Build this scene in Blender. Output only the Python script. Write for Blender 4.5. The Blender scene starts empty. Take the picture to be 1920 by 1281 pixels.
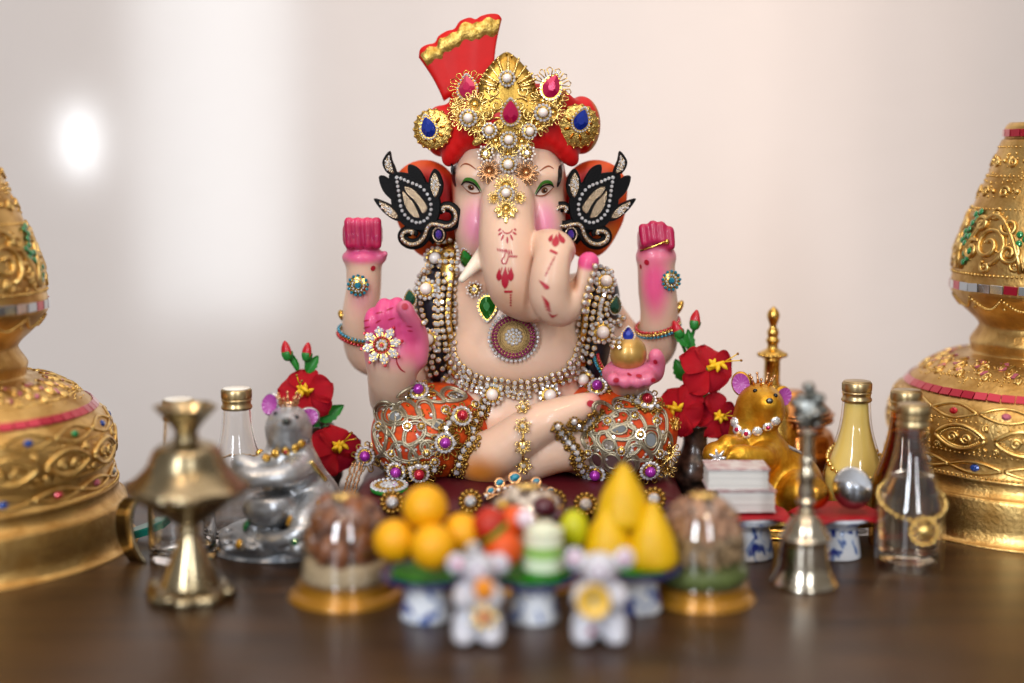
import bpy, math, random
import numpy as np
from mathutils import Vector, Matrix
from mathutils.bvhtree import BVHTree
random.seed(7)
SC = bpy.context.scene
COL = SC.collection
PI = math.pi

# ------------------------------------------------------------------ camera
FPX = 2667.0                       # focal length in photograph pixels (50 mm on 36 mm)
CAM_Y, CAM_Z, PITCH = -0.853, 0.225, math.radians(7.6)
cam = bpy.data.cameras.new('camera'); co = bpy.data.objects.new('camera', cam); COL.objects.link(co)
co.location = (0, CAM_Y, CAM_Z); co.rotation_euler = (PI / 2 - PITCH, 0, 0)
cam.lens = 50; cam.sensor_width = 36; cam.clip_start = 0.02; cam.clip_end = 50
cam.dof.use_dof = True; cam.dof.focus_distance = 0.838; cam.dof.aperture_fstop = 1.55; cam.dof.aperture_blades = 9
SC.camera = co

# ------------------------------------------------------------------ world, lamps, exposure
wd = bpy.data.worlds.new('World'); SC.world = wd; wd.use_nodes = True
wd.node_tree.nodes['Background'].inputs[0].default_value = (1.0, 0.95, 0.91, 1)
wd.node_tree.nodes['Background'].inputs[1].default_value = 0.33

def lamp(name, kind, loc, aim, power, colour, size=None, sizey=None, **kw):
    l = bpy.data.lights.new(name, kind); o = bpy.data.objects.new(name, l); COL.objects.link(o)
    o.location = loc
    o.rotation_euler = (Vector(aim) - Vector(loc)).to_track_quat('-Z', 'Y').to_euler()
    l.energy = power; l.color = colour
    if kind == 'AREA':
        l.shape = 'RECTANGLE'; l.size = size; l.size_y = sizey
    elif size is not None:
        l.shadow_soft_size = size
    for k, v in kw.items(): setattr(l, k, v)
    return o
# two tall windows behind the camera, the warm ceiling spots, a broad soft ceiling bounce
lamp('window_lamp', 'AREA', (-0.75, -1.75, 0.95), (0, 0, 0.10), 26, (0.88, 0.93, 1.0), 0.20, 1.25)
lamp('window_lamp', 'AREA', (0.62, -1.95, 1.00), (0, 0, 0.10), 15, (0.90, 0.94, 1.0), 0.20, 1.25)
lamp('ceiling_spot', 'POINT', (-0.35, -0.75, 1.55), (0, 0, 0), 13.0, (1.0, 0.72, 0.46), 0.034)
lamp('ceiling_spot', 'POINT', (0.30, -0.85, 1.55), (0, 0, 0), 13.0, (1.0, 0.72, 0.46), 0.034)
lamp('ceiling_bounce', 'AREA', (0.15, 0.0, 1.9), (0, 0, 0), 20, (1.0, 0.88, 0.80), 2.4, 2.0)
# added backlights brighten and tint the fabric blind; then its daylight gap and spot
lamp('blind_backlight', 'AREA', (-0.02, 0.68, 0.30), (-0.02, 0.5, 0.30), 1.0, (1.0, 0.93, 0.89), 0.22, 0.9)
lamp('blind_backlight', 'AREA', (0.235, 0.66, 0.30), (0.235, 0.5, 0.30), 1.3, (1.0, 0.83, 0.72), 0.20, 0.9)
lamp('blind_backlight', 'AREA', (-0.50, 0.75, 0.30), (-0.50, 0.5, 0.30), 0.35, (0.80, 0.92, 1.0), 0.3, 0.9)
lamp('daylight_gap', 'AREA', (-0.274, 0.530, 0.33), (-0.274, 0.5, 0.33), 0.33, (0.80, 0.92, 1.0), 0.132, 0.52)
lamp('daylight_spot', 'AREA', (-0.408, 0.532, 0.235), (-0.408, 0.5, 0.235), 0.034, (0.82, 0.92, 1.0), 0.022, 0.052)
SC.view_settings.view_transform = 'Standard'; SC.view_settings.look = 'None'
SC.view_settings.exposure = 0.0; SC.view_settings.gamma = 1; SC.view_settings.use_curve_mapping = False
SC.cycles.use_denoising = True
SC.cycles.max_bounces = 12; SC.cycles.transmission_bounces = 10; SC.cycles.transparent_max_bounces = 12
SC.cycles.sample_clamp_indirect = 6.0
SC.cycles.caustics_refractive = False; SC.cycles.caustics_reflective = False

# ------------------------------------------------------------------ photograph pixel + depth -> place
_F = Vector((0, math.cos(PITCH), -math.sin(PITCH))); _U = Vector((0, math.sin(PITCH), math.cos(PITCH)))
CAMP = Vector((0, CAM_Y, CAM_Z))
def ray(px, py):
    return _F + Vector(((px - 960) / FPX, 0, 0)) + _U * ((640.5 - py) / FPX)
def P(px, py, Y):
    d = ray(px, py); return CAMP + d * ((Y - CAM_Y) / d.y)
def G(px, py):
    d = ray(px, py); return CAMP + d * (-CAM_Z / d.z)
def S(Y, py=640):
    """metres per photograph pixel at depth Y"""
    d = ray(960, py); return ((Y - CAM_Y) / d.y) / FPX
def C(h, a=1.0):
    h = h.lstrip('#'); v = [int(h[i:i + 2], 16) / 255 for i in (0, 2, 4)]
    return tuple((x / 12.92 if x <= .04045 else ((x + .055) / 1.055) ** 2.4) for x in v) + (a,)

# ------------------------------------------------------------------ materials
MATS = {}
def mat(name, col='888888', rough=.5, metal=0., bump=0., bscale=300., vary=0., vscale=60., col2=None,
        attr=False, sss=0., sssr=.004, coat=0., trans=0., ior=1.45, sheen=0., spec=.5, bdist=.0006, rvary=0., detail=4., thin=False):
    if name in MATS: return MATS[name]
    m = bpy.data.materials.new(name); m.use_nodes = True; nt = m.node_tree; N = nt.nodes; L = nt.links
    b = N['Principled BSDF']; I = b.inputs
    c = C(col) if isinstance(col, str) else tuple(col)
    I['Base Color'].default_value = c; I['Roughness'].default_value = rough; I['Metallic'].default_value = metal
    I['Specular IOR Level'].default_value = spec; I['IOR'].default_value = ior
    if sss: I['Subsurface Weight'].default_value = sss; I['Subsurface Radius'].default_value = (1, .45, .25); I['Subsurface Scale'].default_value = sssr
    if coat: I['Coat Weight'].default_value = coat; I['Coat Roughness'].default_value = .08
    if trans: I['Transmission Weight'].default_value = trans
    if sheen: I['Sheen Weight'].default_value = sheen; I['Sheen Roughness'].default_value = .4; I['Sheen Tint'].default_value = c
    tc = N.new('ShaderNodeTexCoord')
    src = None
    if attr:
        at = N.new('ShaderNodeAttribute'); at.attribute_name = 'Col'; src = at.outputs['Color']
    if vary or col2:
        no = N.new('ShaderNodeTexNoise'); no.inputs['Scale'].default_value = vscale; no.inputs['Detail'].default_value = 6
        L.new(tc.outputs['Object'], no.inputs['Vector'])
        mx = N.new('ShaderNodeMix'); mx.data_type = 'RGBA'; mx.blend_type = 'MIX'
        cr = N.new('ShaderNodeMapRange'); cr.inputs[1].default_value = .35; cr.inputs[2].default_value = .65
        L.new(no.outputs[0], cr.inputs[0]); L.new(cr.outputs[0], mx.inputs[0])
        if src is not None:
            dk = N.new('ShaderNodeMix'); dk.data_type = 'RGBA'; dk.blend_type = 'MULTIPLY'; dk.inputs[0].default_value = 1
            L.new(src, dk.inputs[6]); dk.inputs[7].default_value = (1 - vary,) * 3 + (1,)
            L.new(src, mx.inputs[6]); L.new(dk.outputs[2], mx.inputs[7])
        else:
            mx.inputs[6].default_value = c
            mx.inputs[7].default_value = C(col2) if col2 else tuple(x * (1 - vary) for x in c[:3]) + (1,)
        src = mx.outputs[2]
        if rvary:
            rr = N.new('ShaderNodeMapRange'); rr.inputs[3].default_value = rough - rvary; rr.inputs[4].default_value = rough + rvary
            L.new(cr.outputs[0], rr.inputs[0]); L.new(rr.outputs[0], I['Roughness'])
    if src is not None: L.new(src, I['Base Color'])
    if bump:
        nb = N.new('ShaderNodeTexNoise'); nb.inputs['Scale'].default_value = bscale; nb.inputs['Detail'].default_value = detail
        L.new(tc.outputs['Object'], nb.inputs['Vector'])
        bp = N.new('ShaderNodeBump'); bp.inputs['Strength'].default_value = bump; bp.inputs['Distance'].default_value = bdist
        L.new(nb.outputs[0], bp.inputs['Height']); L.new(bp.outputs[0], I['Normal'])
    MATS[name] = m
    return m

# ------------------------------------------------------------------ mesh building
class MB:
    """collects faces; build() links them as one mesh object"""
    def __init__(s): s.v = []; s.f = []; s.m = []; s.sm = []
    def add(s, vs, fs, mi=0, M=None, smooth=True):
        o = len(s.v)
        s.v += [tuple(M @ Vector(v)) for v in vs] if M is not None else [tuple(v) for v in vs]
        s.f += [tuple(i + o for i in f) for f in fs]; s.m += [mi] * len(fs); s.sm += [smooth] * len(fs)
        return s
    def lathe(s, prof, n=48, mi=0, M=None, smooth=True, wob=None, capa=True, capb=True):
        vs = []; fs = []; k = len(prof)
        for j in range(n):
            a = 2 * PI * j / n
            for i, (r, z) in enumerate(prof):
                q = r * (wob(a, i) if wob else 1)
                vs.append((q * math.cos(a), q * math.sin(a), z))
        for j in range(n):
            j2 = (j + 1) % n
            for i in range(k - 1):
                fs.append((j * k + i, j2 * k + i, j2 * k + i + 1, j * k + i + 1))
        if capa and prof[0][0] > 1e-6: fs.append(tuple(j * k for j in range(n))[::-1])
        if capb and prof[-1][0] > 1e-6: fs.append(tuple(j * k + k - 1 for j in range(n)))
        return s.add(vs, fs, mi, M, smooth)
    def tube(s, pts, r, n=8, mi=0, closed=False, M=None, flat=None, smooth=True, up0=None):
        pts = [Vector(p) for p in pts]; k = len(pts); vs = []; fs = []
        rs = r if isinstance(r, (list, tuple)) else [r] * k
        up = Vector(up0) if up0 else None
        for i in range(k):
            a = pts[(i - 1) % k] if (closed or i > 0) else pts[i]; b = pts[(i + 1) % k] if (closed or i < k - 1) else pts[i]
            t = (b - a)
            t = t.normalized() if t.length > 1e-9 else Vector((0, 0, 1))
            if up is None:
                up = Vector((0, -1, 0)) if abs(t.y) < .9 else Vector((0, 0, 1))
            x = t.cross(up)
            if x.length < 1e-6: x = t.cross(Vector((1, 0, 0)))
            x.normalize(); up = x.cross(t).normalized()
            for j in range(n):
                an = 2 * PI * j / n
                vs.append(pts[i] + x * (rs[i] * math.cos(an)) + up * (rs[i] * (flat or 1) * math.sin(an)))
        for i in range(k if closed else k - 1):
            i2 = (i + 1) % k
            for j in range(n):
                fs.append((i * n + j, i * n + (j + 1) % n, i2 * n + (j + 1) % n, i2 * n + j))
        if not closed:
            fs.append(tuple(range(n))[::-1]); fs.append(tuple((k - 1) * n + j for j in range(n)))
        return s.add(vs, fs, mi, M, smooth)
    def ball(s, c, r, n=12, m=8, mi=0, M=None, smooth=True):
        if not isinstance(r, (tuple, list)): r = (r, r, r)
        vs = [(c[0], c[1], c[2] - r[2])]; fs = []
        for i in range(1, m):
            b = -PI / 2 + PI * i / m
            for j in range(n):
                a = 2 * PI * j / n
                vs.append((c[0] + r[0] * math.cos(b) * math.cos(a), c[1] + r[1] * math.cos(b) * math.sin(a), c[2] + r[2] * math.sin(b)))
        vs.append((c[0], c[1], c[2] + r[2])); T = len(vs) - 1
        for j in range(n):
            j2 = (j + 1) % n
            fs.append((0, 1 + j2, 1 + j))
            for i in range(m - 2):
                fs.append((1 + i * n + j, 1 + i * n + j2, 1 + (i + 1) * n + j2, 1 + (i + 1) * n + j))
            fs.append((T, 1 + (m - 2) * n + j, 1 + (m - 2) * n + j2))
        return s.add(vs, fs, mi, M, smooth)
    def box(s, lo, hi, mi=0, M=None, bev=0.):
        x0, y0, z0 = lo; x1, y1, z1 = hi
        if not bev:
            vs = [(x0, y0, z0), (x1, y0, z0), (x1, y1, z0), (x0, y1, z0), (x0, y0, z1), (x1, y0, z1), (x1, y1, z1), (x0, y1, z1)]
            return s.add(vs, [(3, 2, 1, 0), (4, 5, 6, 7), (0, 1, 5, 4), (1, 2, 6, 5), (2, 3, 7, 6), (3, 0, 4, 7)], mi, M, False)
        def rr(i): return [(x0 + bev, y0 + i), (x1 - bev, y0 + i), (x1 - i, y0 + bev), (x1 - i, y1 - bev), (x1 - bev, y1 - i), (x0 + bev, y1 - i), (x0 + i, y1 - bev), (x0 + i, y0 + bev)]
        vs = []
        for z, i in ((z0, bev * .7), (z0 + bev * .7, 0), (z1 - bev * .7, 0), (z1, bev * .7)):
            vs += [(a, b, z) for a, b in rr(i)]
        fs = [tuple(range(8))[::-1], tuple(range(24, 32))]
        for l in range(3):
            for j in range(8): fs.append((l * 8 + j, l * 8 + (j + 1) % 8, l * 8 + 8 + (j + 1) % 8, l * 8 + 8 + j))
        return s.add(vs, fs, mi, M, False)
    def prism(s, poly, z0, z1, mi=0, M=None, bev=0., smooth=False):
        """flat outline (x,y) given thickness, front edge softened by bev"""
        n = len(poly); cx = sum(p[0] for p in poly) / n; cy = sum(p[1] for p in poly) / n
        vs = [(x, y, z0) for x, y in poly] + [(x, y, z1 - bev) for x, y in poly]
        fs = [tuple(range(n))[::-1]]
        for j in range(n): fs.append((j, (j + 1) % n, n + (j + 1) % n, n + j))
        if bev:
            R = max(math.hypot(x - cx, y - cy) for x, y in poly); q = 1 - bev / max(R, 1e-9)
            vs += [(cx + (x - cx) * q, cy + (y - cy) * q, z1) for x, y in poly]
            for j in range(n): fs.append((n + j, n + (j + 1) % n, 2 * n + (j + 1) % n, 2 * n + j))
            vs.append((cx, cy, z1)); c = 3 * n
            for j in range(n): fs.append((2 * n + j, 2 * n + (j + 1) % n, c))
        else:
            vs.append((cx, cy, z1)); c = 2 * n
            for j in range(n): fs.append((n + j, n + (j + 1) % n, c))
        return s.add(vs, fs, mi, M, smooth)
    def stone(s, M, r, mi=0, n=8, h=.55):
        """small cut stone, table up"""
        vs = [(r * math.cos(2 * PI * j / n), r * math.sin(2 * PI * j / n), 0) for j in range(n)]
        vs += [(r * .92 * math.cos(2 * PI * j / n), r * .92 * math.sin(2 * PI * j / n), r * .3) for j in range(n)]
        vs += [(r * .5 * math.cos(2 * PI * (j + .5) / n), r * .5 * math.sin(2 * PI * (j + .5) / n), r * (.3 + h)) for j in range(n)]
        fs = [tuple(2 * n + j for j in range(n))]
        for j in range(n):
            k = (j + 1) % n
            fs += [(j, k, n + k, n + j), (n + j, n + k, 2 * n + j), (n + k, 2 * n + k, 2 * n + j)]
        return s.add(vs, fs, mi, M, False)
    def mesh(s, name, mats):
        me = bpy.data.meshes.new(name); me.from_pydata(s.v, [], s.f)
        for m in (mats if isinstance(mats, (list, tuple)) else [mats]): me.materials.append(MATS[m] if isinstance(m, str) else m)
        me.polygons.foreach_set('material_index', s.m); me.polygons.foreach_set('use_smooth', s.sm); me.update()
        return me
    def build(s, name, mats, parent=None, M=None, **kw):
        return link(name, s.mesh(name, mats), parent, M, **kw)

WM = {}
def link(name, me, parent=None, M=None, label=None, cat=None, group=None, kind=None):
    o = bpy.data.objects.new(name, me); COL.objects.link(o)
    M = M.copy() if M is not None else Matrix.Identity(4)
    if parent is not None:
        o.parent = parent; o.matrix_basis = WM[parent].inverted() @ M
    else: o.matrix_basis = M
    WM[o] = M
    if label: o['label'] = label
    if cat: o['category'] = cat
    if group: o['group'] = group
    if kind: o['kind'] = kind
    return o
def thing(name, loc, label, cat, group=None):
    o = link(name, None, None, Matrix.Translation(Vector(loc)), label, cat, group)
    o.empty_display_size = .01
    return o
def T(x, y=None, z=None):
    return Matrix.Translation(Vector(x) if y is None else Vector((x, y, z)))
def RZ(a): return Matrix.Rotation(a, 4, 'Z')
def RX(a): return Matrix.Rotation(a, 4, 'X')
def RY(a): return Matrix.Rotation(a, 4, 'Y')
def SCL(x, y=None, z=None):
    return Matrix.Diagonal((x, x if y is None else y, x if z is None else z, 1))
def facing(loc, nrm, roll=0., scale=1.):
    """frame whose Z looks along nrm, X to the right as seen from the front, rolled clockwise"""
    z = Vector(nrm).normalized(); x = Vector((0, 0, 1)).cross(z)
    if x.length < 1e-4: x = Vector((1, 0, 0))
    x.normalize(); y = z.cross(x)
    R = Matrix((x, y, z)).transposed().to_4x4()
    return T(loc) @ R @ RZ(roll) @ SCL(scale)
def smoothpts(pts, n=6, closed=False):
    """Catmull-Rom through the points"""
    out = []; k = len(pts); pts = [Vector(p) for p in pts]
    for i in range(k if closed else k - 1):
        p0 = pts[(i - 1) % k] if (closed or i > 0) else pts[i]; p1 = pts[i]; p2 = pts[(i + 1) % k]
        p3 = pts[(i + 2) % k] if (closed or i < k - 2) else p2
        for j in range(n):
            t = j / n
            out.append(.5 * ((2 * p1) + (p2 - p0) * t + (2 * p0 - 5 * p1 + 4 * p2 - p3) * t * t + (3 * p1 - p0 - 3 * p2 + p3) * t ** 3))
    if not closed: out.append(pts[-1])
    return out
def smoothprof(prof, n=4):
    return [(max(p.x, 0), p.y) for p in smoothpts([(r, z, 0) for r, z in prof], n)]

# ------------------------------------------------------------------ soft sculpting: blended volumes turned into one skin
class Sculpt:
    def __init__(s, vox): s.vox = vox; s.p = []; s.paint_ = []
    def ell(s, c, r, col, k=.004, rot=None, sub=False):
        c = np.array(c); r = np.array(r, float); R = np.array(rot.to_3x3()).T if rot is not None else None
        def f(X):
            q = X - c
            if R is not None: q = q @ R.T
            k0 = np.sqrt(((q / r) ** 2).sum(-1)); k1 = np.sqrt(((q / r ** 2) ** 2).sum(-1)) + 1e-9
            return k0 * (k0 - 1) / k1
        m = r.max() if rot is not None else r
        s.p.append((f, c - m, c + m, C(col)[:3], k, sub)); return s
    def cone(s, a, b, ra, rb, col, k=.004, sub=False):
        a = np.array(a, float); b = np.array(b, float); ba = b - a; l2 = (ba ** 2).sum() + 1e-12
        def f(X):
            h = np.clip(((X - a) @ ba) / l2, 0, 1)
            return np.sqrt(((X - a - h[..., None] * ba) ** 2).sum(-1)) - (ra + (rb - ra) * h)
        R = max(ra, rb)
        s.p.append((f, np.minimum(a, b) - R, np.maximum(a, b) + R, C(col)[:3], k, sub)); return s
    def tube(s, pts, rs, col, k=.004, n=5):
        q = smoothpts(pts, n); kk = len(pts) - 1
        rr = [float(np.interp(i / n, range(kk + 1), rs)) for i in range(len(q))]
        for i in range(len(q) - 1): s.cone(q[i], q[i + 1], rr[i], rr[i + 1], col, k if i == 0 else .0015)
        return s
    def box(s, c, h, rnd, col, k=.004, rot=None, sub=False):
        c = np.array(c, float); h = np.array(h, float); R = np.array(rot.to_3x3()).T if rot is not None else None
        def f(X):
            q = X - c
            if R is not None: q = q @ R.T
            q = np.abs(q) - h + rnd
            return np.sqrt((np.maximum(q, 0) ** 2).sum(-1)) + np.minimum(q.max(-1), 0) - rnd
        m = np.linalg.norm(h) if rot is not None else h
        s.p.append((f, c - m, c + m, C(col)[:3], k, sub)); return s
    def paint(s, c, r, col, soft=.4, amt=1.):
        s.paint_.append((np.array(c), np.array(r, float) * np.ones(3), np.array(C(col)[:3]), soft, amt)); return s
    def mesh(s, name, material, tau=.0012, blur=1, zmin=None):
        v = s.vox; pos = [p for p in s.p if not p[5]]
        lo = np.min([p[1] for p in pos], 0) - 4 * v; hi = np.max([p[2] for p in pos], 0) + 4 * v
        n = np.ceil((hi - lo) / v).astype(int) + 1
        D = np.full(n, 1.0, np.float32)
        ax = [lo[i] + np.arange(n[i]) * v for i in range(3)]
        for f, a, b, c, k, sub in s.p:
            pad = k + 3 * v
            i0 = np.clip(np.floor((a - pad - lo) / v).astype(int), 0, n - 1); i1 = np.clip(np.ceil((b + pad - lo) / v).astype(int) + 1, 1, n)
            if (i1 <= i0).any(): continue
            X = np.stack(np.meshgrid(*[ax[i][i0[i]:i1[i]] for i in range(3)], indexing='ij'), -1)
            d2 = f(X); sl = tuple(slice(i0[i], i1[i]) for i in range(3)); d1 = D[sl]
            if sub:
                h = np.maximum(k - np.abs(d1 + d2), 0) / k; D[sl] = np.maximum(d1, -d2) + h * h * k * .25
            else:
                h = np.maximum(k - np.abs(d1 - d2), 0) / k; D[sl] = np.minimum(d1, d2) - h * h * k * .25
        if zmin is not None:
            D = np.maximum(D, (zmin - ax[2])[None, None, :].astype(np.float32))
        inside = D < 0
        # surface nets
        cnt = np.zeros(n - 1, np.int8)
        for dx in (0, 1):
            for dy in (0, 1):
                for dz in (0, 1): cnt += inside[dx:n[0] - 1 + dx, dy:n[1] - 1 + dy, dz:n[2] - 1 + dz]
        act = np.argwhere((cnt > 0) & (cnt < 8)); idx = np.full(n - 1, -1, np.int32); idx[tuple(act.T)] = np.arange(len(act))
        acc = np.zeros((len(act), 3)); num = np.zeros(len(act))
        cor = [(i, j, k) for i in (0, 1) for j in (0, 1) for k in (0, 1)]
        for A in cor:
            for axn in range(3):
                if A[axn] == 0:
                    B = list(A); B[axn] = 1
                    da = D[tuple((act + A).T)]; db = D[tuple((act + B).T)]
                    m = (da < 0) != (db < 0); t = np.where(m, da / np.where(m, da - db, 1), 0)
                    p = np.repeat(np.array([A], float), len(act), 0); p[:, axn] += t
                    acc += p * m[:, None]; num += m
        V = lo + (act + acc / num[:, None]) * v
        quads = []
        for axn in range(3):
            o1, o2 = [(1, 2), (2, 0), (0, 1)][axn]
            sl0 = [slice(1, n[i] - 1) for i in range(3)]; sl1 = list(sl0); sl0[axn] = slice(0, n[axn] - 1); sl1[axn] = slice(1, n[axn])
            a = inside[tuple(sl0)]; b = inside[tuple(sl1)]
            off = np.array([1, 1, 1]); off[axn] = 0
            for flip, mm in ((False, a & ~b), (True, ~a & b)):
                e = np.argwhere(mm) + off
                if not len(e): continue
                u = np.zeros(3, int); u[o1] = 1; w = np.zeros(3, int); w[o2] = 1
                q = np.stack([idx[tuple((e - u - w).T)], idx[tuple((e - w).T)], idx[tuple(e.T)], idx[tuple((e - u).T)]], 1)
                quads.append(q[:, ::-1] if flip else q)
        Q = np.concatenate(quads)
        for _ in range(blur):
            sm = np.zeros_like(V); c = np.zeros(len(V))
            for i in range(4):
                np.add.at(sm, Q[:, i], V[Q[:, (i + 1) % 4]]); np.add.at(c, Q[:, i], 1)
            V = .5 * V + .5 * sm / c[:, None]
        # colour of the nearest volume, blended, then painted patches
        W = np.zeros(len(V)); CC = np.zeros((len(V), 3)); ds = []
        for f, a, b, c, k, sub in s.p:
            if sub: continue
            ds.append((f(V), c))
        mn = np.min([d for d, _ in ds], 0)
        for d, c in ds:
            w = np.exp(-(d - mn) / tau); W += w; CC += w[:, None] * np.array(c)
        CC /= W[:, None]
        for c, r, col, soft, amt in s.paint_:
            q = np.sqrt((((V - c) / r) ** 2).sum(1)); w = np.clip((1 - q) / max(soft, 1e-3), 0, 1); w = w * w * (3 - 2 * w) * amt
            CC = CC * (1 - w[:, None]) + col * w[:, None]
        me = bpy.data.meshes.new(name)
        me.vertices.add(len(V)); me.vertices.foreach_set('co', V.astype(np.float32).ravel())
        me.loops.add(len(Q) * 4); me.loops.foreach_set('vertex_index', Q.astype(np.int32).ravel())
        me.polygons.add(len(Q)); me.polygons.foreach_set('loop_start', np.arange(0, len(Q) * 4, 4, dtype=np.int32))
        try: me.polygons.foreach_set('loop_total', np.full(len(Q), 4, np.int32))
        except Exception: pass
        me.polygons.foreach_set('use_smooth', np.ones(len(Q), bool))
        me.update(calc_edges=True); me.validate()
        at = me.color_attributes.new('Col', 'FLOAT_COLOR', 'POINT')
        at.data.foreach_set('color', np.concatenate([CC, np.ones((len(V), 1))], 1).astype(np.float32).ravel())
        me.materials.append(MATS[material])
        me['q'] = 0
        s.V, s.Q = V, Q
        return me
class Skin:
    """ray target made from several meshes"""
    def __init__(s): s.v = []; s.f = []
    def add(s, V, Q):
        o = len(s.v); s.v += [tuple(x) for x in V]; s.f += [tuple(int(i) + o for i in q) for q in Q]
    def addmesh(s, me, M=None):
        s.add([(M @ v.co if M is not None else v.co) for v in me.vertices], [tuple(p.vertices) for p in me.polygons])
    def ready(s): s.b = BVHTree.FromPolygons(s.v, s.f)
    def hit(s, px, py, default=None):
        d = ray(px, py).normalized(); h = s.b.ray_cast(CAMP, d)
        if h[0] is None or (default is not None and h[0].y > default + .03):
            return P(px, py, default if default is not None else 0.), Vector((0, -1, .1)).normalized()
        n = h[1]
        if n.dot(d) > 0: n = -n
        return h[0], n
# ================================================================== setting
def wood():
    m = bpy.data.materials.new('dark_stained_wood'); m.use_nodes = True; nt = m.node_tree; N = nt.nodes; L = nt.links
    b = N['Principled BSDF']; tc = N.new('ShaderNodeTexCoord'); mp = N.new('ShaderNodeMapping')
    mp.inputs['Scale'].default_value = (2.2, 26, 8); L.new(tc.outputs['Object'], mp.inputs[0])
    no = N.new('ShaderNodeTexNoise'); no.inputs['Scale'].default_value = 4; no.inputs['Detail'].default_value = 8; no.inputs['Distortion'].default_value = .6
    L.new(mp.outputs[0], no.inputs['Vector'])
    cr = N.new('ShaderNodeValToRGB'); cr.color_ramp.elements[0].position = .3; cr.color_ramp.elements[1].position = .72
    cr.color_ramp.elements[0].color = C('1e130b'); cr.color_ramp.elements[1].color = C('4c321a')
    L.new(no.outputs[0], cr.inputs[0]); L.new(cr.outputs[0], b.inputs['Base Color'])
    n2 = N.new('ShaderNodeTexNoise'); n2.inputs['Scale'].default_value = 7; L.new(tc.outputs['Object'], n2.inputs['Vector'])
    mr = N.new('ShaderNodeMapRange'); mr.inputs[3].default_value = .26; mr.inputs[4].default_value = .44
    L.new(n2.outputs[0], mr.inputs[0]); L.new(mr.outputs[0], b.inputs['Roughness'])
    bp = N.new('ShaderNodeBump'); bp.inputs['Strength'].default_value = .12; bp.inputs['Distance'].default_value = .0005
    L.new(no.outputs[0], bp.inputs['Height']); L.new(bp.outputs[0], b.inputs['Normal'])
    b.inputs['Specular IOR Level'].default_value = .42
    MATS['wood'] = m
wood()
def blind():
    m = bpy.data.materials.new('white_woven_blind'); m.use_nodes = True; nt = m.node_tree; N = nt.nodes; L = nt.links
    N.remove(N['Principled BSDF']); out = N['Material Output']
    tc = N.new('ShaderNodeTexCoord'); mp = N.new('ShaderNodeMapping'); mp.inputs['Scale'].default_value = (14, 14, 420)
    L.new(tc.outputs['Object'], mp.inputs[0])
    no = N.new('ShaderNodeTexNoise'); no.inputs['Scale'].default_value = 2; no.inputs['Detail'].default_value = 3
    L.new(mp.outputs[0], no.inputs['Vector'])
    mx = N.new('ShaderNodeMix'); mx.data_type = 'RGBA'; mx.inputs[6].default_value = C('e4dcd8'); mx.inputs[7].default_value = C('d8d0cb')
    L.new(no.outputs[0], mx.inputs[0])
    d = N.new('ShaderNodeBsdfDiffuse'); t = N.new('ShaderNodeBsdfTranslucent'); ms = N.new('ShaderNodeMixShader'); ms.inputs[0].default_value = .4
    L.new(mx.outputs[2], d.inputs[0]); L.new(mx.outputs[2], t.inputs[0]); L.new(d.outputs[0], ms.inputs[1]); L.new(t.outputs[0], ms.inputs[2])
    L.new(ms.outputs[0], out.inputs['Surface'])
    MATS['blind'] = m
blind()
b = MB(); b.box((-1.3, -1.05, -0.03), (1.3, 0.10, 0.0), bev=.004)
b.build('table_top', 'wood', kind='structure', label='dark brown wooden table top under all the offerings')
# a sheet of fabric with slow vertical waves
b = MB(); nx, nz = 160, 6; vs = []; fs = []
for i in range(nx + 1):
    x = -1.4 + 2.8 * i / nx; y = .5 + .008 * math.sin(x * 11 + .6) + .005 * math.sin(x * 27 + 1) + .002 * math.sin(x * 61)
    for j in range(nz + 1): vs.append((x, y, -.9 + 2.4 * j / nz))
for i in range(nx):
    for j in range(nz): fs.append((i * (nz + 1) + j, (i + 1) * (nz + 1) + j, (i + 1) * (nz + 1) + j + 1, i * (nz + 1) + j + 1))
b.add(vs, fs); b.build('backdrop', 'blind', kind='structure', label='pale fabric blind behind the table with daylight glowing through')

# ================================================================== shared materials
mat('gold_leaf', 'd6b270', .40, 1., bump=.8, bscale=420, vary=.3, vscale=60, col2='a88044', bdist=.0005, rvary=.1)
mat('gold_relief', 'e6c67e', .30, 1., bump=.35, bscale=700, col2='c49a52', vscale=160, bdist=.0004)
mat('gold', 'e0b964', .22, 1., col2='bd9040', vscale=500)
mat('gold_bright', 'ecca7c', .16, 1., bump=.2, bscale=900, bdist=.0003)
mat('gold_paint', 'cfae5e', .36, .85, bump=.7, bscale=650, bdist=.0007, col2='96742a', vscale=300)
mat('rose_gold', 'd2a274', .26, 1.)
mat('brass_old', 'b4a484', .24, 1., bump=.16, bscale=160, col2='7e7054', vscale=45, rvary=.06, bdist=.0004)
mat('brass_bell', 'dcd4c4', .17, 1., bump=.1, bscale=200, col2='a89a80', vscale=60, bdist=.0004)
mat('tin', '9a9c98', .34, 1., bump=.4, bscale=260, col2='4a4c47', vscale=120, bdist=.0006)
mat('cap_gold', 'bba67c', .33, 1.)
mat('cap_white', 'e9e6dc', .45)
mat('silver_paint', 'cfd1d4', .32, .7, bump=.8, bscale=330, col2='73777d', vscale=110, bdist=.0006, rvary=.07)
mat('gold_mouse', 'dca834', .42, .75, bump=1., bscale=230, col2='b97a0e', vscale=110, bdist=.0006, rvary=.06)
mat('pearl', 'f3e6dc', .16, 0., coat=.8, sss=.15, sssr=.002)
mat('pearl_purple', 'a02aa0', .2, .35, coat=.6)
mat('pearl_red', 'b3122c', .2, .35, coat=.6)
mat('rhinestone', 'f4f5f7', .06, .66, spec=.9, coat=.6)
mat('ruby', 'c4054e', .08, .45, coat=1.)
mat('sapphire', '0b2f9e', .08, .45, coat=1.)
mat('emerald', '067a1e', .08, .45, coat=1.)
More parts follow.
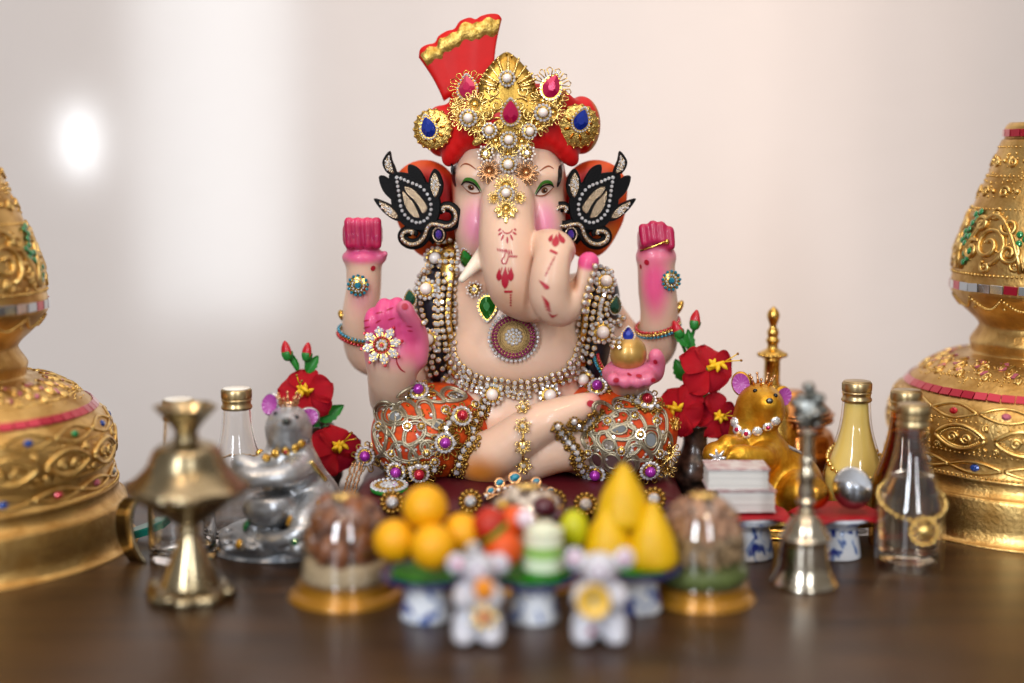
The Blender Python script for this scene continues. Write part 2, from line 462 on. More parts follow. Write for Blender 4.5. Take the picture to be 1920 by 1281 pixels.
mat('dark_green_gem', '0b4a34', .12, .3, coat=1.)
mat('teal_gem', '08809a', .12, .4, coat=1.)
mat('violet_gem', '4a2a9c', .12, .5, coat=1.)
mat('red_gem', 'b80f22', .12, .4, coat=1.)
mat('blue_gem', '14418f', .14, .25, coat=1.)
mat('green_gem', '0a7a3c', .14, .25, coat=1.)
mat('white_gem', 'c9c6bd', .14, .2, coat=1.)
mat('red_mirror', 'b01732', .16, .55, coat=.6)
mat('mirror', 'c8ced4', .05, 1.)
mat('pink_mirror', 'c46a7a', .2, .4)
mat('black', '0b0a0c', .35)
mat('glass', 'ffffff', .0, trans=1., ior=1.5)
def thin(name, tint, edge, rough=.02):
    """thin clear wall: light passes straight through, the surface mirrors by Fresnel"""
    m = bpy.data.materials.new(name); m.use_nodes = True; nt = m.node_tree; N = nt.nodes; L = nt.links; N.remove(N['Principled BSDF'])
    t = N.new('ShaderNodeBsdfTransparent'); t.inputs[0].default_value = C(tint); g = N.new('ShaderNodeBsdfGlossy'); g.inputs['Roughness'].default_value = rough
    lw = N.new('ShaderNodeLayerWeight'); lw.inputs[0].default_value = .5; pw = N.new('ShaderNodeMath'); pw.operation = 'POWER'; pw.inputs[1].default_value = 4.0; L.new(lw.outputs['Facing'], pw.inputs[0])
    ma = N.new('ShaderNodeMath'); ma.operation = 'MULTIPLY_ADD'; ma.inputs[1].default_value = .8; ma.inputs[2].default_value = ((edge - 1) / (edge + 1)) ** 2; L.new(pw.outputs[0], ma.inputs[0]); ms = N.new('ShaderNodeMixShader')
    L.new(ma.outputs[0], ms.inputs[0]); L.new(t.outputs[0], ms.inputs[1]); L.new(g.outputs[0], ms.inputs[2]); L.new(ms.outputs[0], N['Material Output'].inputs['Surface']); MATS[name] = m
thin('clear_plastic', 'fbfaf8', 1.75, .0); thin('glass_thin', 'ffffff', 1.6); thin('glass_amber', 'e8c690', 1.45); thin('amber_drink', 'c98a4a', 1.05)
mat('water', 'ffefd6', .0, trans=1., ior=1.34)
mat('yellow_drink', 'f6d572', .4)
mat('red_lacquer', 'b00f1c', .35, coat=.4)
mat('leaf_green', '1c7a22', .45, vary=.3, vscale=200)
mat('dark_velvet', '4c0812', .5, bump=.7, bscale=60, bdist=.0004)
mat('green_felt', '17761a', .7)
mat('teal_glass', '0d6b5c', .15, coat=.5)

def gem_drop(mb, r, mi=0, n=20, h=.45, tip=1.0, M=None):
    """faceted tear drop, tip to +Y, lying in XY"""
    def out(q, z):
        o = []
        for j in range(n):
            a = 2 * PI * j / n; x = math.sin(a); y = -math.cos(a)
            w = 1.0 if y < 0 else (1 - .55 * y ** 1.5)
            o.append((q * r * .82 * x * w, q * r * (y * (1. if y < 0 else 1.32)) - .06 * r, z))
        return o
    vs = out(1, 0) + out(1, h * r * .3) + out(.40, h * r)
    fs = [tuple(2 * n + j for j in range(n))]
    for j in range(n):
        k = (j + 1) % n; fs += [(j, k, n + k, n + j)]
        if j % 2 == 0: fs += [(n + j, n + k, 2 * n + k), (n + j, 2 * n + k, 2 * n + j)]
        else: fs += [(n + j, n + k, 2 * n + j), (n + k, 2 * n + k, 2 * n + j)]
    mb.add(vs, fs, mi, M, False)
    return [(v[0] * 1.16, v[1] * 1.13) for v in out(1, 0)]

# ================================================================== the two gold urns
URN = [(.0, 0), (.0890, 0), (.0905, .003), (.0905, .0235), (.0885, .026), (.0862, .029), (.0858, .0325), (.0862, .0350), (.0840, .037), (.0832, .045),
       (.0846, .055), (.0840, .063), (.0812, .0715), (.0760, .0765), (.0735, .0795), (.0700, .0825), (.0640, .0875), (.0535, .0930), (.0405, .0952),
       (.0385, .0965), (.0392, .1000), (.0396, .1030), (.0375, .1065), (.0350, .1105), (.0352, .1130), (.0385, .1168), (.0447, .1225), (.0490, .1280),
       (.0510, .1310), (.0516, .1330), (.0516, .1385), (.0512, .1410), (.0508, .1460), (.0496, .1560), (.0436, .1740), (.0364, .1920), (.0308, .2060),
       (.0270, .2180), (.0250, .2200), (.0250, .2260), (.0225, .2290), (.0165, .2310), (.0110, .2316), (.0105, .2420), (.0120, .2430), (.0118, .2470), (.0085, .2560),
       (.0075, .2700), (.0035, .2900), (.0, .2960)]
def urn_at(z):
    zs = [p[1] for p in URN[1:]]; rs = [p[0] for p in URN[1:]]
    return float(np.interp(z, zs, rs))
def urn_pt(a, z, out=0.):
    """point on the urn skin at angle a, height z, and its outward normal"""
    dr = (urn_at(z + .002) - urn_at(z - .002)) / .004
    n = Vector((math.cos(a), math.sin(a), -dr)).normalized()
    r = urn_at(z); return Vector((r * math.cos(a), r * math.sin(a), z)) + n * out, n
def urn_curve(mb, pts, rad, mi=0, beads=False, closed=False):
    """pts in (arc length, height) at angle a0: relief cord laid on the skin"""
    q = [urn_pt(a, z, rad * .35)[0] for a, z in pts]
    if beads:
        for p in q: mb.ball(p, rad, 6, 4, mi)
    else: mb.tube(q, rad, 6, mi, closed)
def spiral(cx, cy, r0, turns, a0, n=22, sgn=1):
    return [(cx + sgn * r0 * (1 - .82 * t) * math.cos(a0 + turns * 2 * PI * t), cy + r0 * (1 - .82 * t) * math.sin(a0 + turns * 2 * PI * t)) for t in [i / n for i in range(n + 1)]]
def urn(loc, scale, rot, label):
    root = thing('gold_urn', loc, label, 'urn', 'pair of gilded lidded urns')
    M = T(loc) @ SCL(scale) @ RZ(rot)
    b = MB(); b.lathe(smoothprof(URN[:41], 3), 112); b.build('urn_body', 'gold_leaf', root, M)
    b = MB(); b.lathe(smoothprof([(.0, .2312)] + URN[42:], 2), 40); f = b.build('finial', 'gold_leaf', root, M)
    b = MB(); b.lathe([(.0112, .2318), (.0114, .2322), (.0114, .2416), (.0112, .2420)], 40, capa=False, capb=False); b.build('white_collar', 'white_gem', f, M)
    # rope mouldings
    for z, r_, n in ((.0358, .0009, 190), (.0865, .0008, 150), (.0478, .0007, 180), (.0655, .0007, 180), (.1432, .0009, 120), (.1800, .0007, 90), (.1985, .0007, 70), (.2150, .0006, 60)):
        b = MB()
        for j in range(n):
            p, nn = urn_pt(2 * PI * j / n, z, .0002); b.ball(p, r_, 6, 4)
        b.build('rope_moulding', 'gold_relief', root, M, kind='stuff')
    # almond frames with spirals on the belly, small lozenges with gems above and below
    b = MB(); n = 15
    for k in range(n):
        a0 = 2 * PI * k / n; R = .084; w = .0150 / R
        up = []
        for i in range(25):
            t = i / 24; up.append((a0 + (t * 2 - 1) * w, .0565 + .0066 * math.sin(PI * t) ** .75))
        urn_curve(b, up, .0014); urn_curve(b, [(a, 2 * .0565 - z) for a, z in up], .0014)
        up2 = [(a0 + (a - a0) * .82, .0565 + (z - .0565) * .78) for a, z in up]
        urn_curve(b, up2, .0008, beads=True); urn_curve(b, [(a, 2 * .0565 - z) for a, z in up2], .0008, beads=True)
        for s_ in (-1, 1):
            urn_curve(b, [(a0 + s_ * .0042 / R + x / R, z) for x, z in spiral(0, .0562, .0031, 1.4, 0 if s_ < 0 else PI, sgn=1)], .0011)
        rq = random.Random(k)
        for i in range(46):
            ta = rq.uniform(-1, 1); tz = rq.uniform(-1, 1); inside_ = abs(tz) < math.sin(PI * (ta + 1) / 2) ** .75
            if inside_ and rq.random() < .55: continue
            p, nn = urn_pt(a0 + ta * w, .0565 + tz * .0078, .0001); b.ball(p, rq.uniform(.0004, .0010), 6, 4)
        for s_ in (-1, 1):
            urn_curve(b, [(a0 + w * s_ * .98 + x / R, z) for x, z in spiral(0, .0565 + s_ * .0062, .0022, 1.3, s_, 14)], .0008)
        for z in (.0622, .0508):
            p, nn = urn_pt(a0 + w, z, .0004); b.ball(p, .0011, 8, 5)
    b.build('scroll_relief', 'gold_relief', root, M, kind='stuff')
    cols = ['blue_gem', 'white_gem', 'red_gem', 'green_gem', 'blue_gem', 'pink_mirror', 'blue_gem']
    b = MB(); gm = {}
    for row, (zz, n2, hh) in enumerate(((.0702, 17, .0036), (.0405, 17, .0030))):
        R = urn_at(zz)
        for k in range(n2):
            a0 = 2 * PI * (k + .5 * row) / n2; w = PI / n2
            lo = [(a0 + (i / 10 - 1) * w * .96, zz + hh * math.sin(PI * i / 20)) for i in range(21)]
            urn_curve(b, lo, .0010); urn_curve(b, [(a, 2 * zz - z) for a, z in lo], .0010)
            p, nn = urn_pt(a0, zz, -.0001)
            c = cols[(k * 3 + row * 2) % 7]
            if c not in gm:
                g = MB(); g.stone(SCL(1.25, .95, 1), .0022, 0, 10, .35); gm[c] = g.mesh('gem', c)
            link('gem', gm[c], root, M @ facing(p, nn))
    b.build('lozenge_relief', 'gold_relief', root, M, kind='stuff')
    # dome of the foot: spirals and pink mirror chips
    b = MB(); rq = random.Random(9)
    for i in range(520):
        z = rq.uniform(.0835, .0942); p, nn = urn_pt(rq.uniform(0, 2 * PI), z, .0001); b.ball(p, rq.uniform(.0004, .0009), 6, 4)
    for i in range(700):
        z = rq.choice((rq.uniform(.1450, .1790), rq.uniform(.185, .214))); p, nn = urn_pt(rq.uniform(0, 2 * PI), z, .0001); b.ball(p, rq.uniform(.0004, .0010), 6, 4)
    g = MB(); g.box((-.0022, -.0014, 0), (.0022, .0014, .0006)); gme = g.mesh('mirror_chip', 'pink_mirror')
    for k in range(22):
        a0 = 2 * PI * k / 22
        for dx, z, r_ in ((0, .0905, .0042), (.0062, .0876, .0030), (-.0060, .0925, .0026)):
            R = urn_at(z); urn_curve(b, [(a0 + x / R, min(zz, .0946)) for x, zz in spiral(dx, z, r_ * .7, 1.5, k, 18)], .0009)
        for dx, z in ((.003, .0918), (-.0055, .0892), (.0015, .0936)):
            p, nn = urn_pt(a0 + dx / urn_at(z) + PI / 22, z, .0003); link('mirror_chip', gme, root, M @ facing(p, nn, k))
    # lid: large scrolls, drop fringe under the rim
    for k in range(7):
        a0 = 2 * PI * k / 7
        for dx, z, r_, tn, st, sg in ((0, .1600, .0110, 1.6, -1.3, 1), (.0135, .1560, .0062, 1.5, 2.2, -1), (-.0125, .1570, .0062, 1.4, .8, 1), (.0100, .1705, .0050, 1.4, 3.0, 1), (-.0090, .1715, .0046, 1.4, 0., -1),
                                      (0, .1480, .0036, 1.3, 2.0, 1), (.018, .1490, .0034, 1.3, 1.0, 1), (.0, .1770, .0034, 1.3, 1.2, 1)):
            R = urn_at(z); urn_curve(b, [(a0 + x / R, zz) for x, zz in spiral(dx, z, r_, tn, st, 30, sg)], .0015 if r_ > .004 else .0011)
        arch = [(a0 + (i / 12 - 1) * PI / 7 * .95, .1455 + .0310 * math.sin(PI * i / 24) ** .7) for i in range(25)]
        urn_curve(b, arch, .0016)
    for k in range(14):
        a0 = 2 * PI * k / 14
        sw = [(a0 + (i / 8 - 1) * PI / 14, .1300 - .0062 * math.sin(PI * i / 16)) for i in range(17)]
        urn_curve(b, sw, .0010, beads=True)
        for z, r_ in ((.1245, .0011), (.1900, .0016), (.2070, .0013)):
            p, nn = urn_pt(a0 + PI / 14, z, .0003); b.ball(p, r_, 8, 5)
        for z, r_, st in ((.1895, .0036, 0), (.2065, .0030, 2)):
            R = urn_at(z); urn_curve(b, [(a0 + x / R, zz) for x, zz in spiral(0, z, r_, 1.4, st, 18)], .0010)
    b.build('lid_relief', 'gold_relief', root, M, kind='stuff')
    # bands of mirror tiles
    def band(z, h, n, mats, name):
        ms = []
        for m_ in mats:
            r = urn_at(z); w = 2 * PI * r / n * .47
            g = MB(); g.box((-w, -h / 2, 0), (w, h / 2, .0009), bev=.00015); ms.append(g.mesh(name, m_))
        for k in range(n):
            p, nn = urn_pt(2 * PI * k / n, z, .0001)
            link(name, ms[(k * 7 // 3) % len(ms)], root, M @ facing(p, nn, random.uniform(-.05, .05)) @ RY(random.uniform(-.06, .06)))
    band(.0785, .0048, 62, ['red_mirror'], 'red_tile'); band(.1358, .0048, 40, ['mirror', 'mirror', 'red_mirror', 'mirror'], 'mirror_tile')
    band(.2230, .0042, 22, ['red_mirror'], 'red_tile')
    # green stone flowers on the lid
    g = MB(); g.ball((0, 0, 0), (.0021, .0021, .0008), 10, 5); gme = g.mesh('petal_stone', 'green_gem')
    for k in range(7):
        a0 = 2 * PI * (k + .5) / 7
        for z0, da in ((.1640, 0), (.1520, .16), (.1740, .13)):
            for i in range(6 if z0 == .1640 else 4):
                rr = .0 if i == 0 else .0042
                a = a0 + da + rr * math.cos(i * 1.26) / urn_at(z0); z = z0 + rr * math.sin(i * 1.26)
                p, nn = urn_pt(a, z, .0012); link('petal_stone', gme, root, M @ facing(p, nn))
    return root
p = P(-72, 1024, -.058); urn((p.x, -.058, 0), 1.03, .35, 'gilded urn at the left edge beside the curved brass cuff')
p = P(1933, 1000, .022); urn((p.x, .022, 0), 1.06, .1, 'gilded urn at the right edge behind the clear bottle')
# ================================================================== brass incense burner
def burner():
    Y = -.150; s = S(Y, 1000); p = P(358, 1100, Y); x = p.x; base = (x, Y, 0)
    root = thing('incense_burner', base, 'tarnished brass incense burner with flared top and scalloped rim on a cone foot', 'burner')
    M = T(base) @ SCL(1, 1, .93)
    H = lambda py: P(358, py, Y).z
    z0 = H(1112)
    b = MB(); b.lathe(smoothprof([(.0215, .0), (.0222, .0012), (.0218, .0040), (.0195, .0062), (.0160, .0072), (.0150, .0085), (.0115, .0180), (.0078, .0270), (.0052, .0330), (.0046, .0350)], 3), 8 * 6,
                      wob=lambda a, i: 1 + (.05 * math.cos(8 * a) if i < 14 else 0))
    foot = b.build('foot', 'brass_old', root, M)
    b = MB(); g = MB(); g.ball((0, 0, 0), (.0042, .0032, .0030), 10, 6); gm = g.mesh('foot_lug', 'brass_old')
    for k in range(4):
        a = PI / 4 + k * PI / 2 + .5; link('foot_lug', gm, foot, M @ T(.0205 * math.cos(a), .0205 * math.sin(a), .0046) @ RZ(a))
    zs = .0350
    b = MB(); b.lathe(smoothprof([(.0, zs), (.0046, zs), (.0064, zs + .0022), (.0048, zs + .0046), (.0066, zs + .0064), (.0092, zs + .0082), (.0175, zs + .0145), (.0262, zs + .0215), (.0300, zs + .0255)], 3), 96,
                      wob=lambda a, i: 1 + .035 * math.cos(10 * a) * max(0, (i - 18) / 7))
    b.build('bowl', 'brass_old', root, M)
    zr = zs + .0255
    b = MB(); b.lathe(smoothprof([(.0302, zr + .0004), (.0312, zr + .0016), (.0300, zr + .0030), (.0262, zr + .0062), (.0205, zr + .0125), (.0178, zr + .0190), (.0152, zr + .0232), (.0105, zr + .0258), (.0066, zr + .0270), (.0060, zr + .0284), (.0, zr + .0284)], 3), 96,
                      wob=lambda a, i: 1 + .04 * math.cos(10 * a) * max(0, 1 - i / 8))
    b.build('lid', 'brass_old', root, M)
    zt = zr + .0284
    b = MB(); b.lathe(smoothprof([(.0050, zt + .0002), (.0056, zt + .0030), (.0078, zt + .0070), (.0118, zt + .0120), (.0152, zt + .0162), (.0156, zt + .0170), (.0146, zt + .0168), (.0100, zt + .0112), (.0060, zt + .0070), (.0, zt + .0066)], 3), 64,
                      wob=lambda a, i: 1 + .05 * math.cos(6 * a) * min(1, i / 10))
    b.build('flared_top', 'brass_old', root, M)
    b = MB(); b.ball((0, 0, zt + .001), (.0066, .0066, .0016), 20, 6); b.build('neck_ring', 'brass_old', root, M)
burner()

# ================================================================== curved brass cuff leaning on the urn
b = MB(); Y = -.088; c = P(262, 985, Y); vs = []; fs = []; n = 18
pts = [(232, 938), (222, 950), (217, 970), (217, 995), (223, 1020), (233, 1042), (243, 1056)]
q = smoothpts([P(x, y, Y) for x, y in pts], 4); W = Vector((.0098, -.004, 0)); th = Vector((.0012, 0, .0005))
for i, p in enumerate(q):
    z = Vector((0, 0, .0)); vs += [p, p + W, p + W + th, p + th]
for i in range(len(q) - 1):
    for j in range(4): fs.append((i * 4 + j, i * 4 + (j + 1) % 4, i * 4 + 4 + (j + 1) % 4, i * 4 + 4 + j))
fs += [(3, 2, 1, 0), tuple(len(vs) - 4 + j for j in range(4))]
dz = min(v.z for v in vs); vs = [v - Vector((0, 0, dz)) for v in vs]
b.add(vs, fs); b.build('brass_cuff', 'brass_old', label='curved strip of tarnished brass leaning on the left urn', cat='cuff')
# green glass scrap behind the cuff
b = MB(); p = G(268, 1012)
b.prism([(-.012, -.004), (.010, -.0055), (.016, .001), (.006, .007), (-.010, .004)], 0, .0045, bev=.001)
b.build('green_leaf_ornament', 'teal_glass', None, T(p.x, p.y, 0) @ RZ(.3) @ RY(-.25) @ T(0, 0, .003), label='flat dark green ornament lying between the brass cuff and a bottle', cat='ornament')

# ================================================================== bottles
def cap_mesh():
    b = MB(); n = 72; pr = [(.0, 0), (.0084, 0), (.0090, .0008), (.0088, .0020), (.0082, .0026), (.0083, .0046), (.0088, .0054), (.0085, .0062)]
    b.lathe(pr, 48)
    k = [(.0085, .0062), (.0087, .0070), (.0087, .0108), (.0082, .0118)]
    b.lathe(k, 96, wob=lambda a, i: 1 + (.018 * math.cos(48 * a) if i in (1, 2) else 0), capa=False)
    return b.mesh('cap', 'cap_gold')
CAPM = cap_mesh(); _b = MB(); _b.lathe([(.0, .0119), (.0078, .0119), (.0076, .0123), (.0, .0124)], 40); CAPW = _b.mesh('cap_disc', 'cap_white')
_b = MB(); _b.lathe([(.0, .0119), (.0080, .0119), (.0079, .0122), (.0, .0122)], 40); CAPG = _b.mesh('cap_disc', 'cap_gold')
def bottle(px, Y, label, liquid=None, fill=0., white=False, glassm='glass', h=.0865, body=.0185):
    x = P(px, 1000, Y).x; loc = (x, Y, 0); root = thing('bottle', loc, label, 'bottle', 'small screw-cap bottles'); M = T(loc)
    out = [(body - .0030, 0), (body - .0008, .0008), (body, .0030), (body, .0300), (body - .0006, .0360), (body - .0034, .0450), (.0120, .0540), (.0096, .0640), (.0085, .0740), (.0080, h)]
    inn = [(max(r - .0013, .001), z) for r, z in out[2:]]; inn[0] = (inn[0][0] - .001, .0045)
    prof = smoothprof(out, 4) + [(.0068, h)] + smoothprof(inn, 4)[::-1][1:] + [(0, .0038)]
    b = MB(); b.lathe([(0, .0014)] + prof, 72, capa=False, capb=False); b.build('glass_body', glassm, root, M)
    if liquid:
        q = [(r - .0002, z + .0004) for r, z in smoothprof(inn, 6) if z < fill]
        b = MB(); b.lathe([(0, q[0][1])] + q + [(q[-1][0] - .0003, q[-1][1] + .0003), (0, q[-1][1] + .0002)], 64); b.build('liquid', liquid, root, M)
    c = link('cap', CAPM, root, M @ T(0, 0, h - .0085)); link('cap_disc', CAPW if white else CAPG, c, M @ T(0, 0, h - .0085))
    return loc
bottle(342, -.080, 'empty clear bottle with white-topped cap behind the brass burner', white=True)
LB2 = bottle(450, -.045, 'empty clear bottle with white-topped cap beside the silver mouse', white=True)
YB = bottle(1598, -.020, 'bottle of cloudy yellow drink with gold cap', 'yellow_drink', .080, glassm='glass_thin')
bottle(1690, -.052, 'amber bottle with gold cap half hidden behind the clear bottle', 'amber_drink', .066, glassm='glass_amber')
CB = bottle(1705, -.098, 'clear bottle of water-like drink wearing a gold bead chain with flower pendant', 'water', .052, glassm='glass_thin')
def bead_chain(loc, z, r, drop, label, R=.0014, dropa=-PI / 2, n=None, strand=1, col='gold_bright'):
    """loop of beads resting on the bottle's shoulder, sagging to the front"""
    b = MB()
    n = n or int(2 * PI * (r + .003) / (R * 2.15))
    for k in range(n):
        a = 2 * PI * k / n; w = .5 + .5 * math.cos(a - dropa); zz = z - drop * w ** 1.3
        for j in range(strand):
            rr = r + (body_r(zz) - body_r(z)) + .0009 + j * .0004
            b.ball((rr * math.cos(a), rr * math.sin(a), zz - j * R * 1.5 + random.uniform(-.0003, .0003)), R * random.uniform(.85, 1.1), 8, 5)
    return b.build('bead_chain', col, None, T(loc), label=label, cat='bead chain', group='gold bead chains on bottles')
def body_r(z):
    return float(np.interp(z, [0, .030, .036, .045, .054, .064, .074, .09], [.0185, .0185, .0179, .0151, .0120, .0096, .0085, .0080]))
bead_chain(YB, .0500, body_r(.0500), .0150, 'gold bead chain hung round the yellow bottle')
bead_chain(LB2, .0480, body_r(.048), .0020, 'thin gold bead chain round the neck of an empty bottle', R=.0008, strand=1, col='gold')
ch = bead_chain(CB, .0455, body_r(.0455), .0150, 'gold bead chain with round flower pendant on the clear bottle')
b = MB(); c = Vector((.002, -.0206, .0250))
for k in range(15):
    a = 2 * PI * k / 15; b.ball((c.x + .0072 * math.cos(a), c.y, c.z + .0072 * math.sin(a)), .0015, 8, 5)
for k in range(8):
    a = 2 * PI * k / 8; b.tube([(c.x + .002 * math.cos(a), c.y, c.z + .002 * math.sin(a)), (c.x + .0066 * math.cos(a), c.y, c.z + .0066 * math.sin(a))], .0006, 5)
b.ball(c, (.0036, .0018, .0036), 12, 8)
b.build('flower_pendant', 'gold_bright', ch, T(CB))

# ================================================================== hand bell
def bell():
    Y = -.130; x = P(1507, 1100, Y).x; loc = (x, Y, 0); M = T(loc)
    root = thing('hand_bell', loc, 'brass hand bell with tall ornate handle in front of the red dishes', 'bell')
    b = MB(); b.lathe(smoothprof([(.0145, .001), (.0170, 0), (.0178, .0014), (.0160, .0042), (.0138, .0090), (.0128, .0160), (.0122, .0225), (.0128, .0245), (.0136, .0256), (.0124, .0270), (.0108, .0295), (.0085, .0340), (.0052, .0375), (.0034, .0390)], 4), 72)
    b.build('bell_body', 'brass_bell', root, M)
    b = MB(); b.lathe(smoothprof([(.0036, .0388), (.0044, .0400), (.0034, .0412), (.0042, .0430), (.0050, .0448), (.0036, .0466), (.0042, .0490), (.0038, .0540), (.0046, .0575), (.0040, .0610), (.0030, .0640), (.0040, .0662), (.0030, .0684), (.0032, .0740), (.0036, .0800), (.0044, .0815)], 3), 32)
    b.build('handle', 'brass_bell', root, M)
    sc = Sculpt(.0006); rnd = random.Random(3)
    sc.ell((0, 0, .0920), (.0058, .0045, .0090), '888888', .002)
    for i in range(30):
        a = rnd.uniform(0, 2 * PI); z = rnd.uniform(.0835, .1010); r = .0058 * math.sqrt(max(.1, 1 - ((z - .092) / .0105) ** 2))
        sc.ell((r * math.cos(a), r * math.sin(a) * .8, z), (rnd.uniform(.0012, .0022),) * 3, '888888', .0008)
    sc.ell((-.0002, 0, .1035), (.0026, .0026, .0030), '888888', .001)
    link('figure_finial', sc.mesh('figure_finial', 'tin'), root, M @ T(0, 0, .0815) @ SCL(1.3, 1.3, 1.05) @ T(0, 0, -.0815))
bell()

# ================================================================== porcelain pedestal dishes
def porcelain():
    m = bpy.data.materials.new('blue_white_porcelain'); m.use_nodes = True; nt = m.node_tree; N = nt.nodes; L = nt.links; b = N['Principled BSDF']
    tc = N.new('ShaderNodeTexCoord'); mp = N.new('ShaderNodeMapping'); mp.inputs['Scale'].default_value = (1, 1, .8); L.new(tc.outputs['Object'], mp.inputs[0])
    no = N.new('ShaderNodeTexNoise'); no.inputs['Scale'].default_value = 125; no.inputs['Detail'].default_value = 1.2; no.inputs['Distortion'].default_value = 1.2
    L.new(mp.outputs[0], no.inputs['Vector'])
    cr = N.new('ShaderNodeValToRGB'); e = cr.color_ramp.elements; e[0].position = .53; e[0].color = C('e4e6ea'); e[1].position = .57; e[1].color = C('8aa3cc')
    x = e.new(.64); x.color = C('1a2f86'); L.new(no.outputs[0], cr.inputs[0]); L.new(cr.outputs[0], b.inputs['Base Color'])
    b.inputs['Roughness'].default_value = .18; b.inputs['Coat Weight'].default_value = .4
    MATS['porcelain'] = m
porcelain(); mat('cobalt', '16255f', .2, coat=.5); mat('porcelain_white', 'dfe3ea', .2, coat=.4)
def dish(px, Y, H, rb, rp, label, plate='cobalt'):
    x = P(px, 1100, Y).x; loc = (x, Y, 0); M = T(loc); root = thing('pedestal_dish', loc, label, 'dish', 'small porcelain pedestal dishes')
    b = MB(); b.lathe(smoothprof([(rb * .8, .0), (rb, .0004), (rb * 1.02, .0016), (rb * .95, H * .35), (rb * .86, H * .62), (rb * .84, H * .72), (rb * 1.02, H * .84), (rb * 1.3, H * .93)], 4), 48); b.build('pedestal', 'porcelain', root, M @ RZ(px))
    b = MB(); b.lathe(smoothprof([(0, H * .90), (rb * 1.1, H * .91), (rp * .85, H * .96), (rp, H), (rp * 1.01, H + .0012), (rp * .97, H + .0016), (rp * .6, H + .0004), (0, H)], 4), 56, capa=False); b.build('plate', plate, root, M)
    return loc
DL = dish(800, -.183, .0210, .0126, .0222, 'blue and white pedestal dish carrying four yellow balls')
DM = dish(1000, -.185, .0210, .0126, .0222, 'blue and white pedestal dish carrying the layered cake and oranges')
DR = dish(1192, -.171, .0210, .0126, .0222, 'blue and white pedestal dish carrying three yellow cones')
# ================================================================== offerings on the front dishes
mat('yellow_sugar', 'eaa800', .5, sss=.25, sssr=.004, vary=.12, vscale=120, bump=.2, bscale=500)
mat('yellow_cone', 'dfb000', .5, sss=.25, sssr=.004, vary=.12, vscale=120, bump=.2, bscale=500)
mat('orange_fruit', 'e2560f', .5, sss=.2, sssr=.004, vary=.25, vscale=150, bump=.3, bscale=600)
mat('red_orange', 'b8290f', .5, sss=.1, vary=.3, vscale=150)
mat('cream_cake', 'd9dcc0', .55, sss=.2); mat('green_cake', '86b84a', .55, sss=.2); mat('pale_cake', 'cfe0c0', .55, sss=.2)
mat('lime_fruit', 'b9b80a', .45, sss=.2); mat('plum', '4a0a1c', .35, coat=.3); mat('pink_white', 'e6d2dc', .55)
mat('leaf_plate', '2c8a14', .5, vary=.3)
def leafplate(loc, r=.0168):
    b = MB(); n = 40
    b.lathe(smoothprof([(0, .0216), (r * .7, .0220), (r, .0228), (r * .98, .0234), (r * .6, .0226), (0, .0222)], 3), 40, wob=lambda a, i: 1 + .05 * math.cos(7 * a) * min(i / 5, 1))
    b.build('leaf_liner', 'leaf_plate', None, T(loc), label={DL: 'round green leaf liner under the yellow balls', DM: 'round green leaf liner under the layered cake', DR: 'round green leaf liner under the yellow cones'}[loc], cat='leaf liner', group='green leaf liners')
for d in (DL, DM, DR): leafplate(d)
def ballat(px, py, Y, rpx, name, m, label, cat, group, squash=1.):
    s = S(Y, py); c = P(px, py, Y); b = MB(); r = rpx * s
    q = random.Random(px); pr = [(r * math.sin(PI * i / 16) * (1 + q.uniform(-.01, .01)), -r * squash * math.cos(PI * i / 16)) for i in range(17)]
    pr[0] = (0, pr[0][1]); pr[-1] = (0, pr[-1][1]); b.lathe(smoothprof(pr, 2), 32)
    return b.build(name, m, None, T(c), label=label, cat=cat, group=group)
g = 'yellow ball sweets'
ballat(797, 952, -.180, 42, 'ball_sweet', 'yellow_sugar', 'yellow ball sweet on top of its heap', 'sweet', g)
ballat(740, 1014, -.183, 40, 'ball_sweet', 'yellow_sugar', 'yellow ball sweet at the outer left of its heap', 'sweet', g)
ballat(812, 1026, -.194, 43, 'ball_sweet', 'yellow_sugar', 'yellow ball sweet at the front of its heap', 'sweet', g)
ballat(866, 1001, -.176, 39, 'ball_sweet', 'yellow_sugar', 'yellow ball sweet behind the left white mouse', 'sweet', g)
def coneat(px, pt, pb, Y, rpx, label):
    s = S(Y, pb); z1 = P(px, pt, Y).z; z0 = P(px, pb, Y).z; h = z1 - z0; r = rpx * s; b = MB()
    b.lathe(smoothprof([(0, 0), (r * .8, 0), (r, h * .08), (r * 1.0, h * .2), (r * .80, h * .5), (r * .44, h * .78), (r * .20, h * .94), (0, h)], 4), 36)
    b.build('cone_sweet', 'yellow_cone', None, T(P(px, pb, Y)), label=label, cat='sweet', group='yellow cone sweets')
coneat(1168, 868, 985, -.164, 50, 'yellow cone sweet standing on top of the other two')
coneat(1140, 945, 1050, -.170, 47, 'yellow cone sweet behind the right white mouse')
coneat(1222, 940, 1062, -.172, 49, 'yellow cone sweet nearest the nut dome')
# middle dish: carved oranges, layered cake, lime, sprig pieces
ballat(944, 1030, -.192, 36, 'orange_fruit', 'orange_fruit', 'small orange fruit at the front of the middle dish', 'fruit', None)
ballat(920, 985, -.180, 34, 'orange_fruit', 'red_orange', 'red-orange fruit with green streaks left of the layered cake', 'fruit', None)
ballat(965, 978, -.176, 30, 'orange_fruit', 'orange_fruit', 'small orange fruit behind the layered cake', 'fruit', None)
b = MB(); p = P(928, 1005, -.196); b.tube([p + Vector((-.006, .002, -.004)), p + Vector((0, 0, 0)), p + Vector((.006, .001, .006))], [.0012, .0016, .0008], 8)
b.build('green_stalk', 'leaf_plate', None, None, label='short green stalk lying over the small oranges', cat='stalk')
Y = -.190; s = S(Y, 1000); x0 = P(1019, 1000, Y).x
root = thing('layered_cake', (x0, Y, .023), 'white and green layered cake on the middle dish', 'cake')
zz = .0232; R = 39 * s
